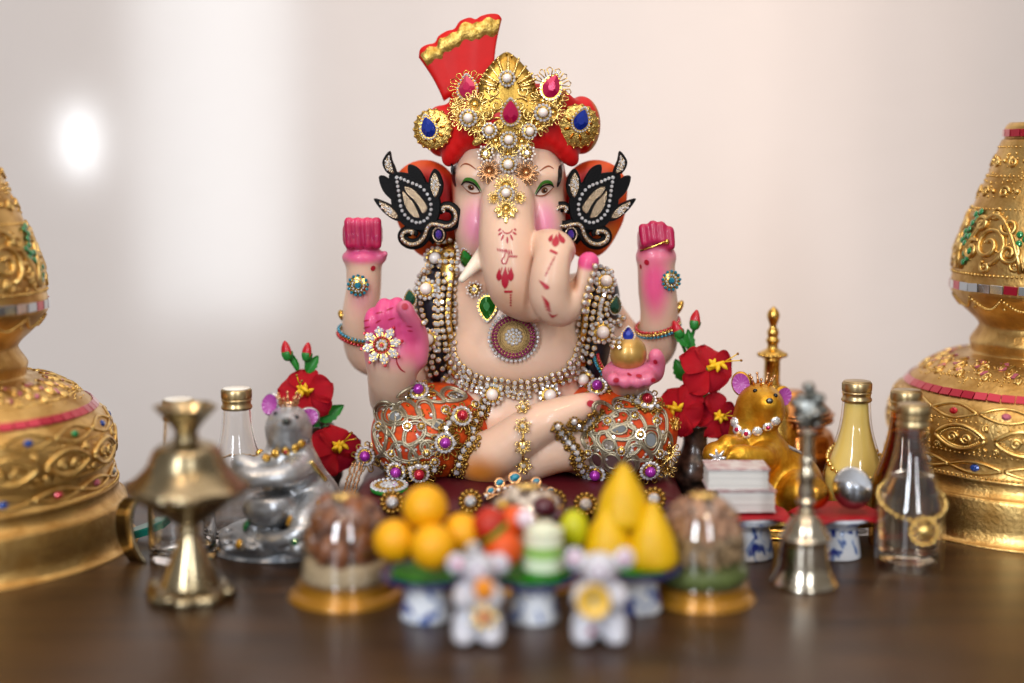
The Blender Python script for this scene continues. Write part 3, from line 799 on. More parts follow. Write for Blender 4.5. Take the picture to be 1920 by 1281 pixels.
for nm, m, h in (('green_layer', 'leaf_plate', 14), ('pale_layer', 'pale_cake', 26), ('green_layer', 'green_cake', 18), ('cream_layer', 'cream_cake', 32)):
    hh = h * s; b = MB(); b.lathe(smoothprof([(0, 0), (R * .96, 0), (R, hh * .2), (R, hh * .8), (R * .96, hh), (0, hh)], 3), 40, capa=False); b.build(nm, m, root, T(x0, Y, zz)); zz += hh + .0001; R *= .97
b = MB(); b.ball((0, 0, 0), (R * .8, R * .8, .0026), 24, 8); b.build('cream_cap', 'cream_cake', root, T(x0, Y, zz))
ballat(1076, 992, -.172, 27, 'lime_fruit', 'lime_fruit', 'yellow-green lime at the side of the middle dish', 'fruit', None, 1.35)
ballat(985, 972, -.190, 17, 'white_petal_sweet', 'pink_white', 'small pinkish white sweet beside the layered cake', 'sweet', None)

# ================================================================== clear domes filled with offerings
mat('date_brown', '9a5a2c', .28, coat=.4, vary=.5, vscale=110, col2='5a2c16'); mat('nut_tan', 'bd9272', .5, vary=.3, vscale=300, col2='94684c'); mat('grain', 'b79a72', .6, vary=.4, vscale=500)
mat('seed_green', '5c6a34', .6, vary=.4, vscale=400); mat('cream_meal', 'cbb694', .7, vary=.25, vscale=300); mat('petal_white', 'e2d2c0', .55); mat('petal_yellow', 'd9a630', .55)
mat('dome_gold', 'a8741a', .3, .45, coat=.5)
def dome(px, Y, rd, hd, rb, hb, label, fill):
    x = P(px, 1000, Y).x; loc = (x, Y, 0); M = T(loc); root = thing('domed_box', loc, label, 'domed box', 'clear domes on gold trays')
    b = MB(); b.lathe(smoothprof([(0, 0), (rb * .96, 0), (rb, .0014), (rb * .98, .0030), (rd * 1.08, .0042), (rd * 1.06, hb), (rd * .98, hb + .0004), (0, hb + .0002)], 3), 64, capa=False); b.build('gold_tray', 'dome_gold', root, M)
    o = [(rd * 1.0, hb + .0008), (rd, hb + hd * .28), (rd * .985, hb + hd * .45), (rd * .93, hb + hd * .62), (rd * .80, hb + hd * .80), (rd * .56, hb + hd * .93), (rd * .30, hb + hd * .985), (.0002, hb + hd)]
    ou = smoothprof(o, 4); inn = [(max(r - .0006, 0), z - .0006 * (z - hb) / hd) for r, z in ou[::-1]]
    b = MB(); b.lathe(ou + inn, 72, capa=False, capb=False)
    b.f += [(j * (len(ou) * 2), ((j + 1) % 72) * (len(ou) * 2), ((j + 1) % 72) * (len(ou) * 2) + len(ou) * 2 - 1, j * (len(ou) * 2) + len(ou) * 2 - 1) for j in range(72)]; b.m += [0] * 72; b.sm += [True] * 72
    b.build('clear_dome', 'clear_plastic', root, M)
    fr = lambda z: float(np.interp(z - hb, [0, hd * .45, hd * .62, hd * .80, hd * .93, hd * .985], [rd, rd * .985, rd * .93, rd * .8, rd * .56, rd * .3])) - .0016
    fill(root, M, hb, hd, fr)
    b = MB()
    for k in range(12):
        a = 2 * PI * k / 12; b.ball((.0052 * math.cos(a), .0052 * math.sin(a), hb + hd - .0002), (.0020, .0020, .0010), 8, 5)
    b.ball((0, 0, hb + hd + .0004), (.0040, .0040, .0011), 14, 6); b.build('gold_rosette', 'gold_bright', root, M)
def heap(root, M, name, m, n, z0, z1, fr, sx, sy, seed, mesh=None, shell=.0, up=False):
    rnd = random.Random(seed); b = MB(); pr = [(0, -sy), (sx * .7, -sy * .7), (sx, 0), (sx * .7, sy * .7), (0, sy)]
    b.lathe(smoothprof(pr, 2), 10); me = b.mesh(name, m)
    for k in range(n):
        z = z0 + (z1 - z0) * ((k + .5) / n); a = k * 2.399963 + rnd.uniform(-.2, .2); r = fr(z) - sx * 1.02
        if r < sx: r = sx * rnd.random()
        tilt = rnd.uniform(-.35, .35) if up else rnd.uniform(0, 3)
        link(name, me, root, M @ T(r * math.cos(a), r * math.sin(a), z) @ RZ(a) @ RY(tilt - (.5 if up and z > z0 + .55 * (z1 - z0) else 0)) @ RX(rnd.uniform(-.2, .2)) @ SCL(rnd.uniform(.88, 1.1)))
def fill_dates(root, M, hb, hd, fr):
    b = MB(); b.lathe(smoothprof([(0, hb + .001), (fr(hb) , hb + .001), (fr(hb + hd * .3) - .0002, hb + hd * .24), (fr(hb) * .8, hb + hd * .27), (0, hb + hd * .28)], 3), 48, wob=lambda a, i: 1 - .02 * abs(math.sin(5 * a))); b.build('meal_bed', 'cream_meal', root, M)
    b = MB(); b.ball((0, 0, hb + hd * .52), (fr(hb) * .62, fr(hb) * .62, hd * .34), 20, 12); b.build('date_core', 'date_brown', root, M)
    heap(root, M, 'date', 'date_brown', 12, hb + hd * .40, hb + hd * .50, fr, .0056, .0105, 1, up=True)
    heap(root, M, 'date', 'date_brown', 12, hb + hd * .62, hb + hd * .86, fr, .0056, .0090, 2, up=True)
def fill_nuts(root, M, hb, hd, fr):
    b = MB(); b.lathe(smoothprof([(0, hb + .001), (fr(hb), hb + .001), (fr(hb), hb + hd * .26), (0, hb + hd * .28)], 3), 48); b.build('seed_bed', 'seed_green', root, M)
    b = MB(); b.ball((0, 0, hb + hd * .45), (fr(hb) * .8, fr(hb) * .8, hd * .40), 24, 12); b.build('grain_core', 'grain', root, M)
    heap(root, M, 'grain', 'grain', 90, hb + hd * .28, hb + hd * .58, fr, .0019, .0026, 5)
    heap(root, M, 'nut', 'nut_tan', 42, hb + hd * .56, hb + hd * .92, fr, .0034, .0042, 6)
def fill_petals(root, M, hb, hd, fr):
    b = MB(); b.ball((0, 0, hb + hd * .42), (fr(hb) * .86, fr(hb) * .86, hd * .42), 24, 12); b.build('petal_bed', 'cream_meal', root, M)
    heap(root, M, 'petal', 'petal_white', 34, hb + hd * .40, hb + hd * .92, fr, .0042, .0026, 8)
    heap(root, M, 'petal', 'petal_yellow', 14, hb + hd * .35, hb + hd * .85, fr, .0036, .0024, 9)
dome(648, -.148, .0232, .0440, .0288, .0080, 'clear dome of brown dates on a gold tray', fill_dates)
dome(1316, -.152, .0226, .0455, .0268, .0080, 'clear dome of layered nuts and grains on a gold tray', fill_nuts)
dome(988, -.125, .0238, .0440, .0285, .0080, 'clear dome of pale petals behind the layered cake', fill_petals)
# plums under the petal dome
ballat(1020, 951, -.138, 24, 'plum', 'plum', 'dark plum among the pale petals above the layered cake', 'fruit', None, .8)
ballat(1044, 966, -.136, 17, 'plum', 'plum', 'smaller dark plum leaning on the other plum', 'fruit', None, .8)

# ================================================================== red-covered dishes, books, ingots
YA = -.076
DA = dish(1398, YA, .0235, .0150, .0200, 'blue and white pedestal dish under the small white books', 'porcelain_white')
DB = dish(1566, YA, .0235, .0135, .0210, 'blue and white pedestal dish under the gold and silver ingots', 'porcelain_white')
def cloth(loc, w, d, label, seed):
    b = MB(); n = 36; vs = []; fs = []; rnd = random.Random(seed)
    k = 24
    for i in range(k + 1):
        for j in range(k + 1):
            u = i / k * 2 - 1; v = j / k * 2 - 1; x = u * w; y = v * d; r = math.hypot(x, y)
            z = .0254 - max(0, r - .0215) ** 1.1 * 1.05 + .0004 * math.sin(9 * u + seed) * max(0, r - .019) * 60
            vs.append((x, y, z))
    m = len(vs); vs += [(x, y, z + .0007) for x, y, z in vs]
    for i in range(k):
        for j in range(k):
            a = i * (k + 1) + j; q = (a, a + k + 1, a + k + 2, a + 1); fs.append(q[::-1]); fs.append(tuple(t + m for t in q))
    e = [i * (k + 1) for i in range(k + 1)] + [k * (k + 1) + j for j in range(1, k + 1)] + [i * (k + 1) + k for i in range(k - 1, -1, -1)] + [j for j in range(k - 1, 0, -1)]
    for a, c in zip(e, e[1:] + e[:1]): fs.append((a, c, c + m, a + m))
    b.add(vs, fs); b.build('red_cloth', 'red_fabric', None, T(loc) @ RZ(.12), label=label, cat='cloth', group='red cloths on the pedestal dishes')
mat('red_fabric', 'a80c1c', .6, sheen=.3, bump=.2, bscale=1500)
cloth(DA, .0215, .0200, 'red cloth under the two white books', 1); cloth(DB, .0245, .0205, 'red cloth under the gold and silver ingots', 2)
mat('paper', 'd9d6d0', .7, bump=.5, bscale=60); mat('book_cover', 'd4cfcc', .5, vary=.5, vscale=120, col2='b0888a')
def book(px, pyt, pyb, Y, wpx, rot, label):
    s = S(Y, pyt); w = wpx * s / 2; z0 = P(px, pyb, Y).z; z1 = P(px, pyt, Y).z; h = z1 - z0; c = P(px, pyb, Y); M = T(c.x, Y + .012, z0) @ RZ(rot)
    root = thing('small_book', (c.x, Y + .012, z0), label, 'book', 'two small white books'); d = .012
    b = MB(); b.box((-w, -d, 0), (w, d, .0008), bev=.0003); b.build('cover', 'book_cover', root, M)
    b = MB(); b.box((-w, -d, h - .0008), (w, d, h), bev=.0003); b.build('cover', 'book_cover', root, M)
    b = MB(); n = 16
    for i in range(n):
        e = .0006 + .0003 * (i % 2) + random.uniform(0, .0003); zz = .0009 + (h - .0018) * i / n
        b.box((-w + e, -d + e, zz), (w - e, d - e, zz + (h - .0018) / n * .94))
    b.build('pages', 'paper', root, M)
ztop = .0264
zz0 = P(1398, 965, YA - .012)
book(1399, 921, 962, YA - .012, 112, .03, 'lower of the two small white books on the red cloth')
book(1385, 880, 920, YA - .012, 118, -.02, 'upper of the two small white books on the red cloth')
mat('ingot_gold', 'd99a3c', .25, 1.); mat('ingot_silver', 'a2a6ac', .27, 1., bump=.1, bscale=300)
def ingot(px, pyt, pyb, Y, wpx, m, rot, label):
    s = S(Y, pyb); w = wpx * s / 2; c = P(px, pyb, Y); h = P(px, pyt, Y).z - c.z; sc = Sculpt(.0005)
    sc.ell((0, 0, h * .44), (w, w * .9, h * .50), '888888', .001); sc.ell((-w * .12, 0, h * .62), (w * .72, w * .7, h * .40), '888888', .004)
    sc.box((0, -w * .75, h * 1.12), (w * 1.5, w * 1.0, h * .36), .0005, '888888', .0012, RX(-.5) @ RY(.22), sub=True)
    link('ingot', sc.mesh('ingot', m, blur=2), None, T(c.x, c.y, max(c.z, .0268)) @ RZ(rot), label=label, cat='ingot', group='gold and silver ingots')
ingot(1526, 893, 951, YA - .006, 60, 'ingot_gold', .3, 'small gold ingot behind the bell handle')
ingot(1598, 877, 950, YA - .008, 74, 'ingot_silver', -.25, 'larger silver ingot next to the yellow bottle')

# ================================================================== gilded lidded water pot at the back
def pot():
    Y = .050; x = P(1478, 900, Y).x; loc = (x, Y, 0); M = T(loc); root = thing('water_pot', loc, 'gold lidded water pot with tall finial behind the gold mouse', 'pot')
    s = S(Y, 800); H = lambda py: P(1478, py, Y).z; h8 = H(772)
    b = MB(); b.lathe(smoothprof([(0, 0), (.018, 0), (.019, .002), (.016, .005), (.020, .009), (.0275, .022), (.0290, .036), (.0270, h8 - .014), (.0235, h8 - .010), (.0225, h8 - .006), (.0262, h8 - .003), (.0265, h8), (0, h8)], 4), 80, wob=lambda a, i: 1 + .03 * abs(math.cos(8 * a)) * (1 if 14 < i < 32 else 0)); b.build('pot_body', 'copper_gold', root, M)
    b = MB()
    for k in range(40):
        a = 2 * PI * k / 40; b.ball((.0262 * math.cos(a), .0262 * math.sin(a), h8 - .0046), .0016, 8, 5)
    b.build('bead_row', 'copper_gold', root, M, kind='stuff')
    xl = P(1452, 720, Y).x - x; M2 = T(x + xl * .0, Y, 0)
    b = MB(); b.lathe(smoothprof([(0, h8 + .0003), (.0245, h8 + .0004), (.0238, h8 + .003), (.018, h8 + .0075), (.0105, h8 + .0115), (.0075, h8 + .014), (0, h8 + .0145)], 4), 64, capa=False); b.build('lid', 'copper_gold', root, M)
def finial():
    Y = .035; x = P(1445, 800, Y).x; loc = (x, Y, 0); M = T(loc); H = lambda py: P(1445, py, Y).z; s = S(Y, 650)
    root = thing('finial_flask', loc, 'slender gold pouring flask with beaded collar and pointed finial', 'flask')
    b = MB(); b.lathe(smoothprof([(0, 0), (.014, 0), (.0145, .002), (.010, .008), (.016, .022), (.019, .04), (.016, H(790)), (.0085, H(748)), (.0075, H(730)), (.0066, H(722))], 4), 56); b.build('flask_body', 'gold', root, M)
    b = MB(); b.lathe([(.0052, H(724)), (.0054, H(720)), (.0050, H(715)), (.0050, H(676)), (.0060, H(672))], 28); b.build('neck', 'gold', root, M)
    b = MB(); b.lathe(smoothprof([(.0055, H(672)), (.0086, H(668)), (.0088, H(664)), (.0078, H(660)), (.0040, H(654)), (.0034, H(650)), (.0034, H(645)), (.0042, H(640)), (.0042, H(636)), (.0032, H(632)), (.0038, H(624)), (.0032, H(618)), (.0022, H(611)), (.0034, H(600)), (.0040, H(592)), (.0032, H(583)), (.0013, H(577)), (0, H(574))], 3), 32); st = b.build('stopper', 'gold', root, M)
    b = MB()
    for k in range(20):
        a = 2 * PI * k / 20; b.ball((.0084 * math.cos(a), .0084 * math.sin(a), H(665)), .0013, 8, 5)
    b.build('bead_row', 'gold', st, M)
mat('copper_gold', 'd2935a', .22, 1., bump=.3, bscale=300, col2='b07038', vscale=120); pot(); finial()
b = MB(); p = G(1612, 1008); b.lathe(smoothprof([(0, 0), (.020, 0), (.0215, .002), (.0205, .004), (.0215, .006), (.0222, .0085), (.018, .009), (0, .009)], 3), 48)
# ================================================================== the statue
mat('resin_skin', attr=True, rough=.40, sss=.35, sssr=.005, coat=.15, bump=.22, bscale=140, vary=.13, vscale=22, bdist=.0010, rvary=.07)
mat('resin_red', attr=True, rough=.46, spec=.35, bump=.1, bscale=160, vary=.12, vscale=70, bdist=.0008)
mat('orange_cloth', 'e2540c', .62, sheen=.3, bump=.5, bscale=260, vary=.25, vscale=140, col2='b43208', bdist=.0010)
mat('navy_cloth', '0a0c1e', .45, sheen=.3, bump=.3, bscale=300)
mat('paint_red', 'a80f2a', .4); mat('paint_magenta', 'a0104a', .45); mat('gold_border', 'b08a45', .3, .95, col2='8a6428', vscale=400); mat('paint_brown', '8a4420', .45); mat('paint_black', '0d0909', .35); mat('eye_white', 'd9c6b6', .3, coat=.4); mat('paint_green', '3c7426', .4)
mat('iris', '6a4426', .15, coat=.8); mat('silver_cord', 'b0a68e', .38, .85, bump=.6, bscale=2200, bdist=.0004); mat('gold_cord', 'a8863e', .36, .9, bump=.6, bscale=2200, bdist=.0004)
mat('black_velvet', '020204', .5, spec=.2, bump=.6, bscale=1800, bdist=.0005); mat('sequin', 'b7a287', .22, .95, bump=.9, bscale=1500, bdist=.0006)
CRM, PNK, MAG, HOT, RED, ORG = 'e4bea4', 'd8708e', 'b00f48', 'e24f88', 'cc1414', 'dc501a'
ROOT = thing('elephant_headed_statue', (0, .0, .036), 'painted elephant-headed seated statue in red turban, covered in jewels, at the centre', 'statue')
def W(px, py, mm): return P(px, py, mm * .001)
def E(sc, px, py, mm, rx, rz, ry, col, k=.006, rot=None, sub=False):
    s = S(mm * .001, py); sc.ell(W(px, py, mm), (rx * s, ry * s, rz * s), col, k, rot, sub)
def K(sc, a, b, ra, rb, col, k=.005, sub=False):
    sc.cone(W(*a), W(*b), ra * S(a[2] * .001, a[1]), rb * S(b[2] * .001, b[1]), col, k, sub)
def TB(sc, pts, rs, col, k=.005, n=5):
    sc.tube([W(*p) for p in pts], [r * S(p[2] * .001, p[1]) for p, r in zip(pts, rs)], col, k, n)
def PT(sc, px, py, mm, r, col, soft=.5, amt=1., rz=None, ry=None):
    s = S(mm * .001, py); sc.paint(W(px, py, mm), (r * s, (ry or r) * s, (rz or r) * s), col, soft, amt)
SKIN = Skin()
def body():
    sc = Sculpt(.00105)
    # trunk of the body, belly, shoulders
    E(sc, 965, 640, 22, 125, 130, 92, CRM); E(sc, 965, 668, 8, 128, 82, 92, CRM, .012); E(sc, 965, 560, 18, 120, 70, 75, CRM, .012)
    E(sc, 838, 562, 22, 50, 56, 50, CRM, .010); E(sc, 1105, 562, 22, 50, 56, 50, CRM, .010); E(sc, 960, 770, 18, 175, 75, 120, CRM, .012)
    # head
    E(sc, 955, 350, 16, 108, 118, 92, CRM, .010); E(sc, 898, 425, 6, 46, 78, 60, CRM, .008); E(sc, 1014, 425, 6, 46, 78, 60, CRM, .008)
    E(sc, 955, 300, 10, 92, 60, 82, CRM, .008)
    E(sc, 893, 330, -4, 36, 22, 30, CRM, .008); E(sc, 1018, 330, -4, 36, 22, 30, CRM, .008)
    # trunk: down, under, then the raised curl and the tip
    TB(sc, [(953, 330, -2), (951, 390, -14), (951, 450, -24), (956, 505, -29), (966, 545, -28), (992, 562, -20)], [40, 50, 52, 49, 45, 40], CRM, .006, 6)
    TB(sc, [(1018, 462, -24), (1041, 472, -40), (1033, 520, -48), (1032, 560, -48), (1052, 578, -44), (1078, 556, -42), (1104, 494, -42)], [30, 37, 37, 37, 33, 23, 17], CRM, .0012, 7)
    K(sc, (1000, 572, -22), (1036, 575, -38), 30, 32, CRM, .004)
    E(sc, 1077, 508, -50, 8, 38, 40, CRM, .003, sub=True)
    E(sc, 1104, 489, -42, 18, 16, 17, HOT, .003)
    # tusk
    K(sc, (915, 470, -18), (866, 524, -34), 19, 7.5, 'efe2cf', .002)
    # far arms: raised forearms with closed hands
    TB(sc, [(812, 590, 24), (745, 655, 26), (690, 662, 22), (676, 600, 14), (682, 540, 10), (682, 490, 8)], [48, 42, 37, 33, 31, 32], CRM, .008)
    E(sc, 682, 482, 8, 41, 17, 34, PNK, .004)
    sc.box(W(680, 440, 8), (38 * .000312, .0105, 32 * .000312), .0075, MAG, .0025)
    for i, x in enumerate((654, 671, 689, 706)): K(sc, (x, 416, -2), (x + 1, 460, -3), 9.5, 8.5, MAG, .0014)
    PT(sc, 680, 412, 8, 60, 'e0406e', .5, .9, rz=16)
    K(sc, (715, 482, 4), (722, 476, 0), 10, 6, PNK, .003)
    TB(sc, [(1118, 590, 24), (1180, 655, 26), (1228, 650, 22), (1236, 590, 14), (1232, 540, 10), (1230, 490, 8)], [48, 42, 37, 34, 34, 33], CRM, .008)
    E(sc, 1230, 480, 8, 37, 22, 34, PNK, .004)
    sc.box(W(1229, 450, 8), (34 * .000312, .0098, 24 * .000312), .0045, MAG, .0025)
    for x, y in ((1206, 428), (1224, 422), (1240, 424), (1255, 433)): K(sc, (x, y, 0), (x + 3, y + 28, -2), 9.5, 8.5, MAG, .0014)
    # near hand, palm out: wrist, palm, four bent fingers and thumb
    TB(sc, [(800, 640, 20), (745, 745, 8), (735, 715, -18), (738, 672, -26)], [40, 44, 44, 46], CRM, .008)
    E(sc, 740, 655, -28, 56, 58, 34, PNK, .006)
    for (x0, y0, x1, y1, x2, y2, r) in ((703, 640, 696, 607, 700, 588, 13), (724, 630, 716, 592, 721, 572, 14.5), (747, 628, 742, 588, 745, 570, 14.5), (768, 634, 767, 605, 764, 585, 13)):
        TB(sc, [(x0, y0, -33), (x1, y1, -36), (x2, y2, -33)], [r + 1, r, r - 1], HOT, .0022, 3)
    TB(sc, [(782, 672, -28), (786, 630, -31), (766, 590, -40), (758, 576, -41)], [20, 16, 13, 13], PNK, .003, 4)
    # near hand holding the ball: forearm, palm, fingers towards the viewer
    TB(sc, [(1120, 640, 20), (1165, 735, 8), (1180, 715, -14), (1182, 700, -24)], [40, 42, 38, 40], CRM, .008)
    E(sc, 1182, 700, -30, 54, 27, 42, PNK, .004)
    for x, y in ((1150, 712), (1172, 716), (1195, 716), (1215, 712)): K(sc, (x, y - 8, -34), (x, y, -46), 15, 13, PNK, .002)
    TB(sc, [(1226, 700, -28), (1232, 680, -32), (1229, 666, -36)], [18, 14, 12], PNK, .003)
    # crossed legs: one foot on top, the other shin below
    TB(sc, [(890, 856, -22), (930, 850, -38), (1000, 802, -44), (1060, 775, -42), (1108, 757, -40)], [44, 47, 40, 31, 20], CRM, .006, 5)
    TB(sc, [(1095, 850, -18), (1055, 838, -34), (985, 868, -36), (915, 885, -34)], [42, 46, 36, 22], CRM, .006, 5)
    E(sc, 912, 872, -32, 48, 34, 44, 'e6a060', .006)
    # paint
    for x in (892, 1020): PT(sc, x, 420, -10, 44, 'df87a8', .9, .9, rz=72, ry=70)
    PT(sc, 1085, 462, -40, 22, HOT, .8, .6); PT(sc, 1103, 486, -44, 28, HOT, .35, 1.)
    PT(sc, 955, 575, -45, 70, 'd09468', 1., .5); PT(sc, 1080, 545, -42, 34, 'c07a48', 1., .8); PT(sc, 1004, 520, -40, 16, 'cf9468', 1., .6, rz=70); PT(sc, 880, 520, 0, 60, 'd8946c', 1., .5); PT(sc, 960, 720, -20, 150, 'd9a080', 1., .4, rz=30)  # airbrushed brown in trunk creases and hollow, partly shade put into the colour
    PT(sc, 1125, 757, -42, 46, 'e0757a', .9, .7)
    PT(sc, 680, 478, 0, 46, HOT, .6, .9, rz=22); PT(sc, 1228, 530, 0, 44, HOT, .8, .95, rz=105); PT(sc, 678, 560, 0, 46, PNK, 1., .5, rz=60)
    PT(sc, 745, 640, -36, 66, HOT, .7, .7, rz=70)
    PT(sc, 905, 885, -45, 85, 'd07c1c', .9, .95, rz=52); PT(sc, 1060, 888, -40, 70, 'd98a2a', .9, .6, rz=30)
    PT(sc, 955, 470, 10, 140, 'd98a60', 1., .3, rz=40)  # neck browned likewise, partly painted-in shade
    # red-orange shadowed neck and temples painted on the cast
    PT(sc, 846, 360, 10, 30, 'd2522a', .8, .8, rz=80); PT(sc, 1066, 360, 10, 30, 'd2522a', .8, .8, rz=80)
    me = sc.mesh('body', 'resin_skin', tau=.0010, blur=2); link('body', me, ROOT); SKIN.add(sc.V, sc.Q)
body()
def ears():
    for sx, cx in ((-1, 803), (1, 1110)):
        sc = Sculpt(.0010)
        E(sc, cx, 385, 20, 64, 80, 17, ORG, .004); E(sc, cx + sx * 12, 350, 20, 52, 46, 17, ORG, .006); E(sc, cx - sx * 8, 440, 20, 44, 46, 16, ORG, .006)
        E(sc, cx - sx * 6, 385, 9, 46, 66, 14, RED, .004, sub=True)
        PT(sc, cx - sx * 12, 380, 14, 74, RED, .5, 1., rz=84, ry=60)
        PT(sc, cx + sx * 30, 440, 14, 40, 'e08a30', .9, .6)
        me = sc.mesh('ear', 'resin_red', blur=2); link('ear', me, ROOT); SKIN.add(sc.V, sc.Q)
ears()
def turban():
    sc = Sculpt(.0010)
    E(sc, 957, 225, 18, 120, 72, 98, RED, .006); E(sc, 957, 262, 16, 122, 42, 98, RED, .006)
    # folds of cloth sweeping across
    for i, (y0, y1) in enumerate(((300, 205), (285, 190), (270, 178), (255, 170))):
        TB(sc, [(842 + i * 4, y0, 4), (890, (y0 + y1) / 2 - 8, -8 + i), (955, y1 + 10, -12 + i), (1030, y1 + 5, -6 + i), (1068, y1 + 26, 4)], [13, 16, 17, 16, 13], RED, .005)
        TB(sc, [(1072 - i * 4, y0, 4), (1020, (y0 + y1) / 2, -8 + i), (955, y1 + 14, -12 + i)], [13, 16, 15], RED, .005)
    E(sc, 1090, 235, 14, 36, 54, 40, RED, .006); E(sc, 828, 246, 14, 34, 48, 40, RED, .006)
    TB(sc, [(890, 205, 20), (875, 185, 20)], [40, 30], RED, .008)
    PT(sc, 1108, 240, 14, 22, 'b08a3a', .3, 1., rz=60, ry=30)
    me = sc.mesh('turban', 'resin_red', blur=2); tb = link('turban', me, ROOT); SKIN.add(sc.V, sc.Q)
    # fan-shaped tail with a scalloped gilt edge
    top = [(785, 108), (788, 92), (800, 84), (815, 80), (822, 68), (838, 58), (852, 54), (862, 40), (880, 33), (892, 36), (902, 30), (918, 26), (934, 27), (941, 36)]
    bot = [(832, 190), (838, 186), (845, 182), (852, 180), (858, 178), (864, 177), (870, 176), (876, 175), (882, 175), (888, 174), (896, 172), (904, 170), (914, 165), (926, 140)]
    b = MB(); vs = []; fs = []; n = len(top); m = 9
    tp = smoothpts([(x, y, 0) for x, y in top], 4); bp = smoothpts([(x, y, 0) for x, y in bot], 4); n = len(tp)
    for side in (0, 1):
        for i in range(n):
            for j in range(m):
                t = j / (m - 1); q = bp[i].lerp(tp[i], t)
                bow = math.sin(PI * t) * 8 * ((i / n) - .5) * -1
                fold = 1.3 * math.sin(i / n * 2 * PI * 3) * t ** .6
                th = 7.5 * (1 - (2 * i / (n - 1) - 1) ** 6) ** .5 * (1 if j < m - 1 else .55) + .8
                d = 18 + (-(th + fold) if side == 0 else th * .8 - fold * .5) * .32 + 2 * t
                vs.append(W(q.x + bow, q.y, d))
    o = n * m
    for i in range(n - 1):
        for j in range(m - 1):
            a = i * m + j; fs.append((a, a + m, a + m + 1, a + 1)); fs.append((o + a + 1, o + a + m + 1, o + a + m, o + a))
        fs.append((i * m + m - 1, (i + 1) * m + m - 1, o + (i + 1) * m + m - 1, o + i * m + m - 1)); fs.append((o + i * m, o + (i + 1) * m, (i + 1) * m, i * m))
    for j in range(m - 1):
        fs.append((o + j, j, j + 1, o + j + 1)); k = (n - 1) * m; fs.append((k + j, o + k + j, o + k + j + 1, k + j + 1))
    b.add(vs, fs); me = b.mesh('turban_fan', 'fan_red'); link('turban_fan', me, tb); SKIN.addmesh(me)
    b = MB(); vs = []; fs = []; k = 5
    for i in range(2, n - 1):
        for j in range(k):
            t = .70 + .24 * j / (k - 1) + (.02 * math.sin(i * .9)); q = bp[i].lerp(tp[i], t); bow = math.sin(PI * t) * 8 * ((i / n) - .5) * -1
            fold = 1.3 * math.sin(i / n * 2 * PI * 3) * t ** .6; th = 7.5 * (1 - (2 * i / (n - 1) - 1) ** 6) ** .5 + .8
            up = .9 * math.sin(PI * j / (k - 1)) + (.3 if 0 < j < k - 1 else -.15)
            vs.append(W(q.x + bow, q.y, 18 - (th + fold) * .32 + 2 * t - up))
    for i in range(n - 4):
        for j in range(k - 1): a = i * k + j; fs.append((a, a + k, a + k + 1, a + 1))
    b.add(vs, fs); b.build('gilt_edge', 'gold_paint', tb)
mat('fan_red', 'cc1412', .5, spec=.3, bump=.15, bscale=120, vary=.15, vscale=60, bdist=.001); turban()
def clothes():
    # orange trousers over both knees
    sc = Sculpt(.0011)
    for px in (800, 1166):
        sg = -1 if px < 955 else 1
        E(sc, px, 812, -8, 104, 86, 118, 'd84a0c', .006); E(sc, px - sg * 40, 800, 4, 95, 80, 120, 'd84a0c', .01)
    E(sc, 960, 800, 34, 190, 90, 70, 'd84a0c', .01)
    # opening in front for the feet
    E(sc, 965, 845, -46, 92, 110, 62, 'd84a0c', .006, sub=True)
    me = sc.mesh('trousers', 'orange_cloth', blur=2); t = link('trousers', me, ROOT); SKIN.add(sc.V, sc.Q)
    # dark waistcoat at the shoulders
    for sg, px in ((-1, 822), (1, 1116)):
        sc = Sculpt(.0010)
        E(sc, px, 570, 18, 34, 70, 66, '0a0c1e', .006); E(sc, px, 640, 16, 30, 84, 66, '0a0c1e', .012); E(sc, px + sg * 8, 555, 20, 32, 44, 58, '0a0c1e', .01)
        me = sc.mesh('waistcoat_side', 'navy_cloth', blur=2); link('waistcoat_side', me, ROOT); SKIN.add(sc.V, sc.Q)
clothes()
SKIN.ready()
# ball in the hand
mat('ball_gold', 'c49a50', .4, .6, coat=.4, vary=.2, vscale=90)
b = MB(); c = W(1178, 663, -34); b.ball(c, .0108, 32, 20); b.build('gold_ball', 'ball_gold', ROOT)
bm = MB(); bm.ball(c, .0108, 20, 12); SKIN.addmesh(bm.mesh('target', 'gold')); SKIN.ready()

# ---------------------------------------------------------------- painted details laid on the skin
def stroke(mb, pts, w, mi=0, off=.00025, sm=True, taper=True):
    """painted stroke following the surface; pts in photograph pixels, w half width in pixels"""
    q = smoothpts([(x, y, 0) for x, y in pts], 5) if sm and len(pts) > 2 else [Vector((pts[0][0] + (pts[-1][0] - pts[0][0]) * t, pts[0][1] + (pts[-1][1] - pts[0][1]) * t, 0)) for t in [i / 6 for i in range(7)]]
    hs = [SKIN.hit(p.x, p.y) for p in q]; vs = []; fs = []
    for i, (p, n) in enumerate(hs):
        a = hs[max(i - 1, 0)][0]; c = hs[min(i + 1, len(hs) - 1)][0]; t = (c - a)
        if t.length < 1e-9: t = Vector((0, 0, 1))
        t.normalize(); x = n.cross(t).normalized(); u = i / (len(hs) - 1)
        ww = 1.25 * (w(u) if callable(w) else w * (math.sin(PI * (.12 + .76 * u)) if taper else 1)) * .00031
        vs += [p + x * ww + n * off, p + n * (off + .0001), p - x * ww + n * off]
    for i in range(len(hs) - 1):
        fs += [(i * 3, i * 3 + 3, i * 3 + 4, i * 3 + 1), (i * 3 + 1, i * 3 + 4, i * 3 + 5, i * 3 + 2)]
    mb.add(vs, fs, mi)
